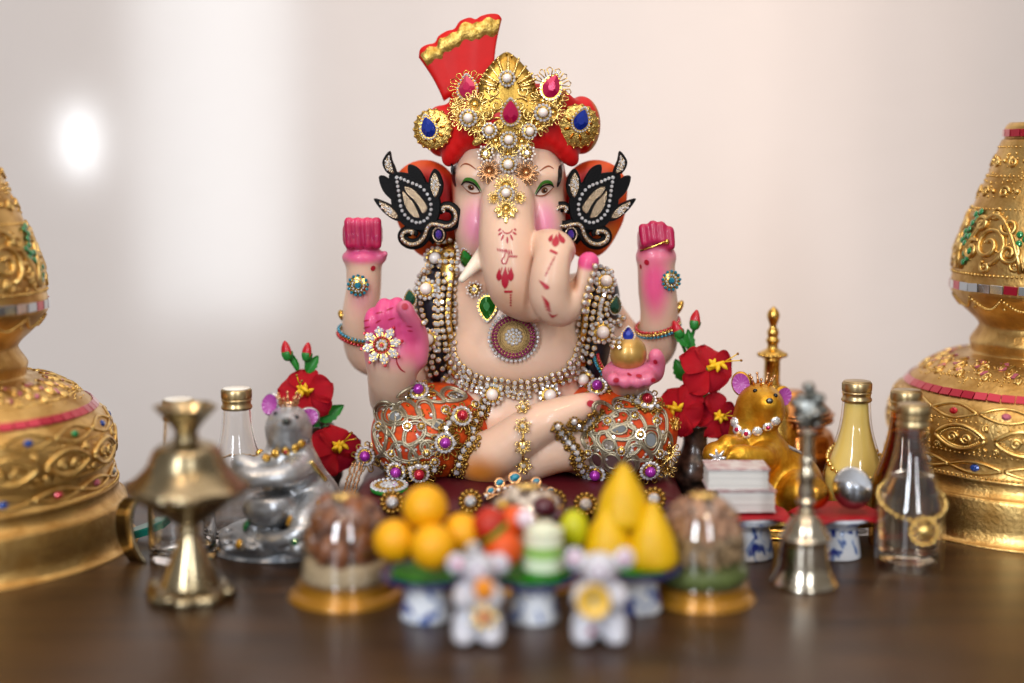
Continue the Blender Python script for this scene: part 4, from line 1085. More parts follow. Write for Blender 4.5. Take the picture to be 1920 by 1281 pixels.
def dot(mb, px, py, r, mi=0, off=.0003, sq=1.):
    p, n = SKIN.hit(px, py); M = facing(p + n * .0, n); s = .00031 * r; k = 14
    mb.add([(0, 0, off + .0002)] + [(s * math.cos(2 * PI * j / k), s * sq * math.sin(2 * PI * j / k), off) for j in range(k)], [(0, 1 + j, 1 + (j + 1) % k) for j in range(k)], mi, M)
def X2(cx, cy): return (680 + cx / 3.556, 260 + cy / 3.556)
def X3(cx, cy):
    x, y = X2(cx, cy); return x + 5 + max(0, y - 500) * .08, y
b = MB()
for x0, y0, x1, y1 in ((964, 655, 964, 700), (940, 640, 925, 680), (985, 640, 1000, 680), (930, 625, 905, 645), (1000, 625, 1025, 640), (922, 600, 905, 618), (1010, 600, 1022, 615)): stroke(b, [X2(x0, y0), X2(x1, y1)], 1.6)
stroke(b, [X2(930, 610), X2(945, 628), X2(965, 632), X2(985, 626), X2(998, 606)], 1.1)
b.build('painted_sun', 'paint_red', ROOT)
b = MB()
for i in range(7): stroke(b, [X2(898 + i * 15, 730 + i * 2), X2(906 + i * 15, 752 + i * 4)], 1.0)
for i in range(5): stroke(b, [X2(985 + i * 11, 775 + i), X2(978 + i * 11, 795)], .9)
stroke(b, [X2(955, 735), X2(945, 785), X2(928, 810), X2(935, 832), X2(955, 832), X2(968, 800), X2(975, 760)], 1.1)
b.build('painted_scribble', 'paint_red', ROOT)
b = MB(); drop = lambda a: (lambda u: .4 + a * max(0, math.sin(PI * min(1, u ** 1.6))) )
stroke(b, [X2(952, 855), X2(950, 920), X2(949, 1000)], drop(5.2)); stroke(b, [X2(912, 865), X2(910, 905), X2(908, 948)], drop(4)); stroke(b, [X2(990, 858), X2(988, 900), X2(988, 950)], drop(4))
stroke(b, [X2(915, 905), X2(925, 880), X2(930, 855)], .8); stroke(b, [X2(985, 905), X2(972, 880), X2(975, 858)], .8)
stroke(b, [X2(945, 1020), X2(998, 1020)], 1.8, taper=False)
for i in range(5): dot(b, *X2(988 - (i % 2), 1042 + i * 17), 1.9)
b.build('painted_drops', 'paint_red', ROOT)
b = MB()
stroke(b, [X3(1275, 640), X3(1270, 680), X3(1262, 722)], drop(5)); stroke(b, [X3(1250, 640), X3(1238, 660), X3(1232, 690)], drop(3)); stroke(b, [X3(1300, 640), X3(1308, 665), X3(1318, 700)], drop(4.5)); stroke(b, [X3(1290, 625), X3(1295, 650), X3(1298, 680)], drop(2))
stroke(b, [X3(1232, 745), X3(1280, 768)], 2.2, taper=False)
for i in range(9): dot(b, *X3(1262 - i * 8, 792 + i * 15), 2.0 if i % 2 else 1.5)
for i in range(5): stroke(b, [X3(1150 + i * 8, 970 + i * 14 - 24), X3(1215, 995 + i * 3 - 8)], 1.3)
for i in range(5): stroke(b, [X3(1162 + i * 4, 1048 + i * 22), X3(1208 + i * 2, 1100 + i * 13)], 1.2)
for i in range(5): stroke(b, [X3(1196 + i * 4, 1160 + i * 8), X3(1226 + i * 8, 1195 - i * 6)], 1.2)
b.build('painted_curl_marks', 'paint_red', ROOT)
# palm lines and finger nails
b = MB()
for pts in ([(681, 603), (693, 600)], [(681, 616), (694, 612)], [(705, 588), (717, 585)], [(704, 606), (714, 600)], [(727, 600), (741, 596)], [(724, 582), (738, 577)], [(762, 611), (773, 613)], [(764, 620), (774, 621)]): stroke(b, pts, 1.1)
stroke(b, [(742, 668), (745, 682), (752, 693), (760, 698)], 1.2)
for i in range(13): stroke(b, [(648 + i * 5.4 + random.uniform(-2, 2), 428 + random.uniform(-4, 12)), (650 + i * 5.2 + random.uniform(-2, 2), 458 + random.uniform(-12, 5))], random.uniform(.6, 2.2), 1)
b.build('palm_lines', ['paint_red', 'paint_magenta'], ROOT, kind='stuff')
for px, py, r, sq in ((759, 575, 6.5, 1), (699, 503, 5.5, 1), (1213, 492, 5.5, 1), (1155, 713, 6, .8), (1180, 703, 5, 1), (1198, 706, 6, 1), (1224, 713, 6, .7), (1229, 678, 4, 1.5), (1107, 757, 8, .8), (1202, 500, 3, 1.6)):
    b = MB(); dot(b, px, py, r, 0, .0004, sq); b.build('painted_nail', 'paint_red', ROOT)

# eyes: lid shadow, white, iris, pupil, lashes, brows
def eye(O, T1, T2, I_, L1, ic):
    """O outer corner, T1 T2 upper lid, I_ inner corner, L1 lower lid, ic iris"""
    b = MB(); up = [O, T1, T2, I_]; sh = [(O[0] * 1.0, O[1] - 2), (T1[0], T1[1] - 5), (T2[0], T2[1] - 6), (I_[0], I_[1] - 3)]
    stroke(b, [(x, y + 1.5) for x, y in sh], 2.3, 3, .0003); stroke(b, [(x, y + 3.2) for x, y in sh], 1.6, 3, .00035)
    for t in (.12, .35, .6, .85):
        stroke(b, [O, (T1[0] + (L1[0] - T1[0]) * t * .6, T1[1] + (L1[1] - T1[1]) * t), (T2[0] + (L1[0] - T2[0]) * t * .4, T2[1] + (L1[1] - T2[1]) * t), I_], 2.0, 0, .0005)
    dot(b, ic[0], ic[1], 6.4, 1, .0009); dot(b, ic[0], ic[1], 3.2, 2, .0012); dot(b, ic[0] + 1.8, ic[1] - 1.8, 1.2, 0, .0015)
    stroke(b, up, 1.7, 2, .0013); stroke(b, [O, L1, I_], 1.0, 4, .0009)
    b.build('eye', ['eye_white', 'iris', 'paint_black', 'paint_green', 'paint_brown'], ROOT)
eye((867, 345), (875, 339), (890, 344), (903, 360), (884, 361), (884, 350)); eye((1037, 349), (1030, 344), (1016, 348), (1003, 366), (1020, 366), (1020, 356))
b = MB(); stroke(b, [(863, 314), (870, 308), (880, 309), (893, 318)], 1.3, 0); b.build('brow', 'paint_brown', ROOT); b = MB(); stroke(b, [(1012, 321), (1022, 314), (1030, 312), (1038, 317)], 1.3, 0); b.build('brow', 'paint_brown', ROOT)
for sg, x in ((1, 849), (-1, 1051)):
    b = MB()
    for i in range(7): stroke(b, [(x + sg * (i - 3), 306 + i), (x + sg * (i - 2), 322), (x + sg * (i * .7), 338 - i), (x + sg * (5 + i * .3), 350)], 1.6)
    b.build('sideburn', 'paint_black', ROOT)
# ================================================================== jewels glued on the statue
U = .00031                                   # metres per photograph pixel near the statue
def J(px, py, roll=0., lift=.0, mix=.5, default=-.01):
    p, n = SKIN.hit(px, py, default); c = (CAMP - p).normalized(); n2 = (n * (1 - mix) + c * mix).normalized()
    return facing(p + n2 * lift, n2, roll)
MC = {}
def shared(key, fn, name, mats):
    if key not in MC: b = MB(); fn(b); MC[key] = b.mesh(name, mats)
    return MC[key]
def ringstones(b, R, n, r, z=.0, mi=0, ell=1.):
    for k in range(n):
        a = 2 * PI * k / n; b.stone(T(R * math.cos(a), R * ell * math.sin(a), z), r, mi)
def pearl(px, py, R=22, kind='pearl', parent=None, n=13, style='stones', lift=.0012, label=None):
    """pearl in a ring of rhinestones on a gold cup; R outer radius in pixels"""
    M = J(px, py, random.uniform(0, 1), lift); q = R * U
    def cup(b):
        b.lathe([(0, -q * .45), (q * .55, -q * .4), (q * .86, -q * .05), (q * .82, .04 * q), (0, .05 * q)], 24)
        b.tube([(q * .53 * math.cos(2 * PI * j / 24), q * .53 * math.sin(2 * PI * j / 24), q * .16) for j in range(24)], q * .05, 6, closed=True)
    o = link('pearl_brooch', shared(('cup', R), cup, 'pearl_brooch', 'gold'), parent or ROOT, M)
    if label: o['label'] = label
    link('pearl', shared(('pl', R, kind), lambda b: b.ball((0, 0, q * .32), q * .50, 20, 12), 'pearl', kind), o, M)
    link('rhinestone_ring', shared(('rr', R, n), lambda b: ringstones(b, q * .80, n, q * .185, .05 * q), 'rhinestone_ring', 'rhinestone'), o, M, kind='stuff')
    return o
def drop_gem(px, py, R, m, roll=0., parent=None, petals=0, lift=.0018, label=None, n=22):
    M = J(px, py, roll, lift); q = R * U; b = MB(); out = gem_drop(b, q); g = b.mesh('gem', m)
    s = MB(); s.prism([(x * 1.12, y * 1.10) for x, y in out], -q * .35, -q * .02)
    for k in range(petals):
        a = PI * (.05 + .9 * k / max(petals - 1, 1)); L = q * 1.75
        s.tube([(q * .8 * math.cos(a), q * .8 * math.sin(a), -.0003), (L * math.cos(a - .16), L * math.sin(a - .16), 0), (L * 1.1 * math.cos(a), L * 1.1 * math.sin(a), .0002), (L * math.cos(a + .16), L * math.sin(a + .16), 0), (q * .8 * math.cos(a), q * .8 * math.sin(a), -.0003)], q * .06, 6)
    o = s.build('gem_brooch', 'gold', parent or ROOT, M)
    if label: o['label'] = label
    link('gem', g, o, M)
    r = MB(); k = len(out); N = n
    for i in range(N):
        t = i / N * k; a = out[int(t) % k]; c = out[(int(t) + 1) % k]; f = t - int(t)
        r.stone(T((a[0] + (c[0] - a[0]) * f) * 1.06, (a[1] + (c[1] - a[1]) * f) * 1.06, 0), q * .135, 0, 6)
    r.build('rhinestone_ring', 'rhinestone', o, M, kind='stuff')
    return o
def bead_flower(px, py, R, lift=.0012, parent=None):
    M = J(px, py, .2, lift); q = R * U
    def setting(b):
        b.lathe([(0, -q * .3), (q * .5, -q * .2), (q * .66, 0), (q * .3, .05 * q), (0, .06 * q)], 24, wob=lambda a, i: 1 + .12 * math.cos(8 * a))
        for k in range(8):
            a = 2 * PI * k / 8; b.tube([(0, 0, .08 * q), (q * .75 * math.cos(a), q * .75 * math.sin(a), .1 * q)], q * .05, 5)
    o = link('bead_flower', shared(('bf', R), setting, 'bead_flower', 'gold_bright'), parent or ROOT, M)
    def beads(b):
        for k in range(16): a = 2 * PI * k / 16; rr = q * (.82 if k % 2 else .66); b.ball((rr * math.cos(a), rr * math.sin(a), .12 * q), q * .135, 8, 6)
    link('white_beads', shared(('bb', R), beads, 'white_beads', 'pearl'), o, M, kind='stuff')
    link('centre_stone', shared(('bc', R), lambda b: b.stone(T(0, 0, .06 * q), q * .28, 0, 10), 'centre_stone', 'rhinestone'), o, M)
def filigree(px, py, R, m='rose_gold', n=10, lift=.0014, parent=None, roll=0., flat=1.):
    M = J(px, py, roll, lift); q = R * U; b = MB()
    for k in range(n):
        a = 2 * PI * k / n; d = PI / n * .8
        b.tube([(q * .15 * math.cos(a), q * .15 * math.sin(a), 0), (q * .6 * math.cos(a - d), q * .6 * math.sin(a - d), .0003), (q * .95 * math.cos(a - d * .5), q * .95 * math.sin(a - d * .5), .0004), (q * math.cos(a), q * math.sin(a), .0003), (q * .95 * math.cos(a + d * .5), q * .95 * math.sin(a + d * .5), .0004), (q * .6 * math.cos(a + d), q * .6 * math.sin(a + d), .0003), (q * .15 * math.cos(a), q * .15 * math.sin(a), 0)], q * .045 + .00008, 5)
        b.tube([(q * .2 * math.cos(a), q * .2 * math.sin(a), 0), (q * .8 * math.cos(a), q * .8 * math.sin(a), .0003)], q * .03 + .00006, 5)
    b.ball((0, 0, .0002), (q * .2, q * .2, q * .1), 10, 6)
    return b.build('filigree_flower', m, parent or ROOT, M)

# ---------------------------------------------------------------- the crown plate: ribbed gold fan in front of the turban
def crown():
    Yc = -14.5
    outl = [(950, 97), (966, 106), (980, 120), (993, 135), (1003, 155), (1008, 180), (1024, 192), (1046, 214), (1026, 240), (995, 232), (990, 262), (975, 276), (957, 284), (938, 276), (922, 262), (912, 232), (884, 246), (858, 226), (880, 198), (896, 184), (898, 156), (908, 136), (920, 120), (934, 106)]
    base = W(953, 190, Yc); M = facing(base, (0, -1, .12)); 
    def loc(x, y): return ((x - 953) * U, (190 - y) * U)
    poly = [loc(x, y) for x, y in outl]; poly = [(p.x, p.y) for p in smoothpts([(x, y, 0) for x, y in poly], 3, True)]
    b = MB(); n = len(poly); vs = [(0, 0, .0022)]; fs = []; K_ = 5
    for k in range(1, K_ + 1):
        t = k / K_
        for x, y in poly: vs.append((x * t, y * t, .0022 - .0030 * t * t))
    for j in range(n):
        fs.append((0, 1 + (j + 1) % n, 1 + j))
        for k in range(K_ - 1): a = 1 + k * n; fs.append((a + j, a + (j + 1) % n, a + n + (j + 1) % n, a + n + j))
    m0 = len(vs); vs += [(x, y, -.0022) for x, y in poly]; a = 1 + (K_ - 1) * n
    for j in range(n): fs.append((a + j, a + (j + 1) % n, m0 + (j + 1) % n, m0 + j))
    fs.append(tuple(m0 + j for j in range(n)))
    b.add(vs, fs); o = b.build('crown_plate', 'crown_gold', ROOT, M)
    r = MB()
    for i in range(13):
        a = math.radians(200 - i * 18.3); c, s_ = math.cos(a), math.sin(a); L = (64 - 14 * abs(c) ** 1.5) * U
        P0 = Vector((0, 26 * U - .002, .0028)); 
        pts = [P0 + Vector((c * L * t, s_ * L * t + (22 * U * t if s_ < 0 else 0), -.0020 * t * t)) for t in (.42, .6, .8, 1.)]
        r.tube(pts, .0010 if i % 2 else .0007, 6)
        for t in (.45, .55, .65, .75, .85, .95, 1.02):
            q = P0 + Vector((c * L * t * 1.0, s_ * L * t + (22 * U * t if s_ < 0 else 0), -.0020 * t * t + .0004)); 
            if i % 2: r.ball(q, .0008, 6, 4)
    for k in range(30):
        x, y = poly[int(k / 30 * n)]; r.ball((x * .97, y * .97, -.0002), .0009, 6, 4)
    for sg in (-1, 1):
        for cx, cy, R, tn, st in ((22, -8, 15, 1.3, .4), (40, -26, 13, 1.3, 2.0), (20, -44, 13, 1.4, 1.), (50, -42, 10, 1.2, 0.), (30, 18, 12, 1.2, 2.5), (12, -70, 9, 1.2, 1.)):
            r.tube([(sg * x * U, y * U, .0018 - .0000009 * 0 + .0003) for x, y in [(px_, py_) for px_, py_ in spiral(cx, cy, R, tn, st, 20)]], .0006, 6)
            for k in range(5):
                a = k * 1.25; r.ball((sg * (cx + R * .9 * math.cos(a)) * U, (cy + R * .9 * math.sin(a)) * U, .0018), .0007, 6, 4)
    r.build('crown_relief', 'gold_bright', o, M, kind='stuff')
    SKIN.addmesh(b.mesh('target', 'gold'), M); SKIN.ready()
    return o
mat('crown_gold', 'a8843c', .34, 1., bump=.3, bscale=700, bdist=.0006); mat('gold_plate', 'd2ae60', .27, 1., bump=.5, bscale=900, bdist=.0009, detail=3.); CR = crown()
# scalloped side discs
def side_disc(px, py, R, gx, gy, groll):
    M = J(px, py, 0, .004, .35); q = R * U; b = MB()
    b.lathe([(0, -.0006), (q * .98, -.0010), (q, -.0004), (q * .9, .0006), (q * .5, .0010), (0, .0012)], 96, wob=lambda a, i: 1 + (.035 * math.cos(18 * a) if 0 < i < 4 else 0))
    for k in range(18):
        a = 2 * PI * k / 18; b.ball((q * .97 * math.cos(a), q * .97 * math.sin(a), 0), .0009, 6, 4); b.ball((q * .8 * math.cos(a), q * .8 * math.sin(a), .0007), .0006, 6, 4)
    o = b.build('scalloped_disc', 'gold_plate', ROOT, M); r = MB()
    for k in range(8):
        a = 2 * PI * k / 8 + .2; c, s_ = math.cos(a), math.sin(a)
        r.ball((0, 0, 0), (q * .17, q * .075, .0006), 10, 6, 0, T(q * .52 * c, q * .52 * s_, .0012) @ RZ(a))
    r.build('disc_petals', 'gold_deep', o, M)
    bm = MB(); bm.lathe([(0, -.001), (q, -.001), (q, .0005), (0, .0012)], 24); SKIN.addmesh(bm.mesh('target', 'gold'), M); SKIN.ready()
    drop_gem(gx, gy, 17, 'sapphire', groll, lift=.0018)
mat('gold_deep', 'a8641e', .25, 1.); side_disc(815, 243, 39, 804, 240, .25); side_disc(1081, 236, 42, 1089, 226, -.3)
for px, py, R in ((868, 190, 26), (890, 196, 26), (868, 222, 24), (896, 236, 24), (1018, 190, 26), (1042, 184, 24), (1036, 212, 24), (1008, 232, 24), (930, 264, 24), (978, 266, 24), (858, 206, 20)): filigree(px, py, R, 'gold_bright', 10, .0008, roll=px * .7)
for px, py, R, roll in ((880, 173, 20, .18), (1031, 168, 20, -.42), (957, 213, 18, 0.)): drop_gem(px, py, R, 'ruby', roll, petals=7 if py < 200 else 0, lift=.0052, parent=CR)
for px, py, R in ((951, 149, 17), (879, 222, 18), (1017, 212, 18), (920, 245, 16), (990, 247, 16), (954, 262, 17)): pearl(px, py, R, lift=.0034, parent=CR)
pearl(953, 309, 18, lift=.003); pearl(949, 366, 17, lift=.003)
bead_flower(913, 290, 19, .003); bead_flower(986, 288, 19, .003); filigree(918, 322, 23, n=11, lift=.0022); filigree(986, 325, 24, n=11, lift=.0022)
filigree(953, 290, 16, 'gold_bright', 9, .002); filigree(949, 350, 22, 'gold_bright', 12, .0016); filigree(927, 372, 12, 'gold_bright', 9, .0016); filigree(973, 372, 12, 'gold_bright', 9, .0016); filigree(949, 392, 19, 'gold_bright', 10, .0014)
b = MB(); M = J(949, 402, 0, .0012)
for k, (x, y, L, a) in enumerate(((0, 0, 20, -PI / 2), (-6, 6, 17, -2.2), (6, 6, 17, -.95), (-10, 10, 14, -2.7), (10, 10, 14, -.45))):
    b.ball((0, 0, 0), (L * U * .5, 4 * U, .0005), 10, 6, 0, T((x + L * .5 * math.cos(a)) * U, (y + L * .5 * math.sin(a)) * U, 0) @ RZ(a))
b.build('leaf_pendant', 'gold_bright', ROOT, M)
# gilt leaf at the brow
b = MB(); M = J(900, 262, .6, .002); b.ball((0, 0, 0), (.0052, .0024, .0009), 14, 8); b.build('brow_leaf', 'gold_plate', ROOT, M)

# ---------------------------------------------------------------- chest jewels
drop_gem(877, 484, 15, 'emerald', .2, lift=.002); drop_gem(915, 576, 19, 'emerald', PI, lift=.003); bead_flower(891, 544, 19, .002)
def medallion():
    M = J(963, 634, 0, .0018); q = 48 * U; b = MB()
    b.lathe([(0, -.0006), (q * .86, -.0006), (q * .88, .0006), (q * .70, .0012), (q * .66, .0006), (q * .60, .0013), (q * .54, .0008), (q * .47, .0015), (q * .40, .0009), (q * .30, .0016), (0, .0018)], 48)
    for R, n in ((.60, 60), (.54, 54), (.47, 48)):
        for k in range(n): a = 2 * PI * k / n; b.ball((q * R * math.cos(a), q * R * math.sin(a), .0013), .00038, 5, 4)
    o = b.build('medallion', 'medal_gold', ROOT, M)
    r = MB(); ringstones(r, q * .97, 34, q * .08, 0); r.build('rhinestone_ring', 'rhinestone', o, M, kind='stuff')
    r = MB()
    for R, n in ((.82, 38), (.70, 32)): ringstones(r, q * R, n, q * .066, .0010)
    r.build('violet_stone_ring', 'plum_gem', o, M, kind='stuff')
    r = MB(); ringstones(r, q * .29, 11, q * .085, .0015); ringstones(r, q * .16, 8, q * .06, .0016); r.stone(T(0, 0, .0016), q * .09); r.build('centre_stones', 'rhinestone', o, M, kind='stuff')
mat('medal_gold', '8f744a', .42, .9, bump=.8, bscale=1400, bdist=.0005); mat('plum_gem', '962a64', .12, .5, coat=1.); medallion()
# triple strand of rhinestones down both sides and across the waist
def strand(name, path, rows, gap, r, jitter=0., lift=.0019, band=None):
    q = smoothpts([(x, y, 0) for x, y in path], 16); d = 0; pts = [q[0]]
    for a, c in zip(q, q[1:]):
        d += (c - a).length
        if d >= r * 2.25: pts.append(c); d = 0
    b = MB(); rnd = random.Random(len(path))
    for i, p in enumerate(pts):
        a = pts[max(i - 1, 0)]; c = pts[min(i + 1, len(pts) - 1)]; t = (c - a).normalized(); nx = Vector((-t.y, t.x, 0))
        for k in range(rows):
            o = (k - (rows - 1) / 2) * gap + rnd.uniform(-jitter, jitter)
            x, y = p.x + nx.x * o, p.y + nx.y * o + rnd.uniform(-jitter, jitter)
            M = J(x, y, rnd.random(), lift, .5, .005)
            b.stone(M, r * U * .95, 0, 8); b.lathe([(0, -r * U * .9), (r * U * 1.12, -r * U * .3), (r * U * 1.12, .1 * r * U), (r * U * .9, .12 * r * U)], 8, 1, M, capb=False)
    if band:
        o_ = []
        for p in pts[::2]: o_.append(SKIN.hit(p.x, p.y, .005)[0])
        b.tube([p_ + Vector((0, .0012, 0)) for p_ in o_], band * U, 8, 1, flat=.12)
    return b.build(name, ['rhinestone', 'gold'], ROOT, kind='stuff')
strand('rhinestone_strand', [(838, 452), (842, 480), (838, 520), (834, 560), (832, 600), (838, 640), (838, 668), (850, 692), (872, 708)], 4, 11, 5.3, .8, band=15)
strand('rhinestone_strand', [(1130, 505), (1117, 545), (1108, 580), (1104, 620), (1097, 655), (1088, 682), (1070, 698)], 4, 11, 5.3, .8, band=15)
strand('rhinestone_strand', [(868, 706), (900, 716), (935, 722), (975, 726), (1015, 720), (1050, 708), (1074, 696)], 3, 10.5, 5.0, 1.2, band=13)
strand('rhinestone_strand', [(868, 722), (880, 728), (905, 732)], 2, 9, 4., 1.); strand('rhinestone_strand', [(955, 738), (975, 744), (998, 738)], 2, 9, 4., 1.)
for px, py, R in ((815, 478, 21), (803, 545, 20), (808, 635, 20), (836, 712, 22), (925, 740, 20), (1028, 743, 21), (1103, 706, 20), (1127, 622, 22), (1133, 532, 20)): pearl(px, py, R + 3, n=12, lift=.0040)
# rhinestone loops with green stones on the shoulders
strand('rhinestone_loop', [(806, 500), (792, 525), (786, 556), (790, 590), (800, 612)], 2, 10, 5.); strand('rhinestone_loop', [(812, 655), (806, 680), (814, 702)], 2, 10, 5.); strand('rhinestone_loop', [(820, 520), (822, 560), (820, 600), (824, 640)], 1, 10, 5.); strand('rhinestone_loop', [(1140, 545), (1130, 580), (1140, 606), (1158, 606), (1166, 585)], 2, 10, 5.); strand('rhinestone_loop', [(1145, 640), (1160, 645), (1170, 640)], 3, 8, 4.)
drop_gem(769, 560, 12, 'dark_green_gem', .1, lift=.002); drop_gem(1151, 573, 14, 'dark_green_gem', -.15, lift=.002); drop_gem(1178, 630, 13, 'sapphire', .0, lift=.001)
filigree(800, 512, 12, 'rose_gold', 8, .001)
# pendant chain of gold flowers down the middle
for i, (px, py, R) in enumerate(((983, 768, 15), (981, 800, 16), (980, 836, 16), (981, 872, 17))):
    M = J(px, py, i * .3, .0022); q = R * U
    def fl(b):
        for k in range(6):
            a = 2 * PI * k / 6; b.tube([(q * .25 * math.cos(a), q * .25 * math.sin(a), .0004), (q * .8 * math.cos(a - .32), q * .8 * math.sin(a - .32), .0006), (q * math.cos(a), q * math.sin(a), .0006), (q * .8 * math.cos(a + .32), q * .8 * math.sin(a + .32), .0006), (q * .25 * math.cos(a), q * .25 * math.sin(a), .0004)], q * .085, 6)
        b.lathe([(0, -.0004), (q * .6, -.0002), (q * .5, .0003), (0, .0004)], 16)
    o = link('gold_flower_link', shared(('gfl', R), fl, 'gold_flower_link', 'gold_bright'), ROOT, M)
    link('centre_stone', shared(('gfc', R), lambda b: b.stone(T(0, 0, .0004), q * .3, 0, 8), 'centre_stone', 'rhinestone'), o, M)
b = MB(); b.tube([SKIN.hit(984, 745)[0] + Vector((0, -.001, 0)), SKIN.hit(982, 800)[0] + Vector((0, -.001, 0)), SKIN.hit(980, 836)[0] + Vector((0, -.001, 0)), SKIN.hit(981, 885)[0] + Vector((0, -.001, 0))], .0007, 6); b.build('pendant_chain', 'gold', ROOT)
# forearm and palm flowers
def stone_flower(px, py, R, m, inner):
    M = J(px, py, .1, .0014); q = R * U; b = MB(); b.lathe([(0, -.0004), (q * .9, -.0002), (q * .85, .0002), (0, .0004)], 24); o = b.build('stone_flower', 'gold', ROOT, M)
    r = MB(); ringstones(r, q * .86, 13, q * .16, .0002); r.stone(T(0, 0, .0006), q * .32, 0, 10); r.build('coloured_stones', m, o, M, kind='stuff')
    r = MB(); ringstones(r, q * .52, 12, q * .11, .0004); r.build('inner_stones', inner, o, M, kind='stuff')
stone_flower(672, 535, 22, 'teal_gem', 'rhinestone'); stone_flower(1257, 526, 21, 'teal_gem', 'rhinestone')
def star():
    M = J(717, 648, .2, .0022); q = 41 * U; b = MB(); r = MB(); c = MB()
    for k in range(8):
        a = 2 * PI * k / 8; b.prism([(q * .35 * math.cos(a - .35), q * .35 * math.sin(a - .35)), (q * .72 * math.cos(a - .26), q * .72 * math.sin(a - .26)), (q * math.cos(a), q * math.sin(a)), (q * .72 * math.cos(a + .26), q * .72 * math.sin(a + .26)), (q * .35 * math.cos(a + .35), q * .35 * math.sin(a + .35))], -.0004, .0003)
        for rr, da, z in ((.50, 0, .125), (.68, -.17, .12), (.68, .17, .12), (.82, 0, .1)): r.stone(T(q * rr * math.cos(a + da), q * rr * math.sin(a + da), .0003), q * z, 0, 7)
        c.stone(T(q * .95 * math.cos(a), q * .95 * math.sin(a), .0003), q * .09, 0, 7)
    b.lathe([(0, -.0004), (q * .42, -.0003), (q * .42, .0004), (0, .0006)], 24); ringstones(c, q * .36, 18, q * .06, .0005); ringstones(r, q * .2, 8, q * .085, .0006); c.stone(T(0, 0, .0007), q * .1)
    o = b.build('star_brooch', 'gold', ROOT, M); r.build('clear_stones', 'rhinestone', o, M, kind='stuff'); c.build('red_stones', 'red_gem', o, M, kind='stuff')
star()
# arm bracelets
def bracelet(cx, cy, mm, rx, tilt, rows, label=None):
    """ring of small stones round a forearm"""
    c = W(cx, cy, mm); s = S(mm * .001, cy); M = T(c) @ RY(tilt) @ RX(.25); root = None
    b = MB(); b.lathe([(rx * s, -.0020), (rx * s + .0007, -.0020), (rx * s + .0007, .0020), (rx * s, .0020), (rx * s, -.0020)], 48, capa=False, capb=False); root = b.build('bracelet', 'gold', ROOT, M)
    for z, m in rows:
        r = MB()
        for k in range(36): a = 2 * PI * k / 36; r.ball(((rx * s + .0009) * math.cos(a), (rx * s + .0009) * math.sin(a), z), .0011, 7, 5)
        r.build('bead_row', m, root, M, kind='stuff')
bracelet(672, 628, 17, 36, .25, ((.0016, 'teal_gem'), (-.0014, 'red_gem'))); bracelet(1234, 612, 16, 38, -.25, ((.0018, 'red_gem'), (0, 'gold_bright'), (-.0016, 'teal_gem'))); bracelet(1141, 694, -4, 34, .9, ((.0013, 'red_gem'), (-.0013, 'teal_gem')))
b = MB(); b.ball((0, 0, 0), (.0024, .0042, .0055), 12, 8, 0, T(W(1272, 578, 14)) @ RY(.5)); b.build('arm_ornament', 'gold', ROOT)
b = MB(); b.ball((0, 0, 0), (.0024, .0042, .0040), 12, 8, 0, T(W(642, 592, 14)) @ RY(-.5)); b.build('arm_ornament', 'gold', ROOT)
b = MB(); b.tube([SKIN.hit(x, y)[0] + Vector((0, -.0006, 0)) for x, y in ((1201, 470), (1212, 466), (1225, 462), (1240, 456), (1254, 450))], .0007, 6); p, _ = SKIN.hit(1250, 453); b.ball(p + Vector((0, -.001, 0)), .0016, 8, 6); b.build('wrist_cord', 'gold', ROOT)

# ---------------------------------------------------------------- trousers: silver cord net, mirrors, pearls, gold border
def loop(mb, cx, cy, L, Wd, ang, r=1.7, mi=0, lift=.0005, pointed=True):
    pts = []
    for j in range(20):
        a = 2 * PI * j / 20; x = math.cos(a) * L; y = math.sin(a) * Wd * (1 - (.35 * math.cos(a) if pointed else 0))
        px, py = cx + x * math.cos(ang) - y * math.sin(ang), cy + x * math.sin(ang) + y * math.cos(ang)
        p, n = SKIN.hit(px, py, .0); pts.append(p + n * lift)
    mb.tube(pts, r * U, 6, mi, True)
def net(knee, specs, mirrors):
    b = MB()
    for cx, cy, L, Wd, a in specs:
        loop(b, cx, cy, L, Wd, a, 3.0); loop(b, cx, cy, L * .80, Wd * .76, a, 1.9)
    b.build('silver_cord_net', 'silver_cord', ROOT, kind='stuff')
    g = MB(); st = MB(); rnd = random.Random(knee + 20)
    for cx, cy, L, Wd, a in specs:
        for k in range(7):
            t = rnd.uniform(-.7, .7); w = rnd.uniform(-.55, .55); x = cx + L * t * math.cos(a) - Wd * w * math.sin(a); y = cy + L * t * math.sin(a) + Wd * w * math.cos(a); p, n = SKIN.hit(x, y, 0.)
            if rnd.random() < .3: st.stone(facing(p + n * .0004, n), rnd.uniform(.0008, .0014), 0, 7)
            else: g.ball(p + n * .0003, rnd.uniform(.0005, .0010), 6, 4)
    g.build('gold_seed_beads', 'gold_border', ROOT, kind='stuff'); st.build('sewn_stones', 'rhinestone', ROOT, kind='stuff')
    for cx, cy, R, Ry in mirrors:
        M = J(cx, cy, 0, .0006, .1); g = MB(); k = 16
        g.prism([(R * U * math.cos(2 * PI * j / k), Ry * U * math.sin(2 * PI * j / k)) for j in range(k)], -.0004, .0004, bev=.0002); o = g.build('mirror_disc', 'mirror', ROOT, M)
        r = MB(); r.tube([((R + 2) * U * math.cos(2 * PI * j / k), (Ry + 2) * U * math.sin(2 * PI * j / k), .0003) for j in range(k)], 2. * U, 6, 0, True); r.build('cord_rim', 'silver_cord', o, M)
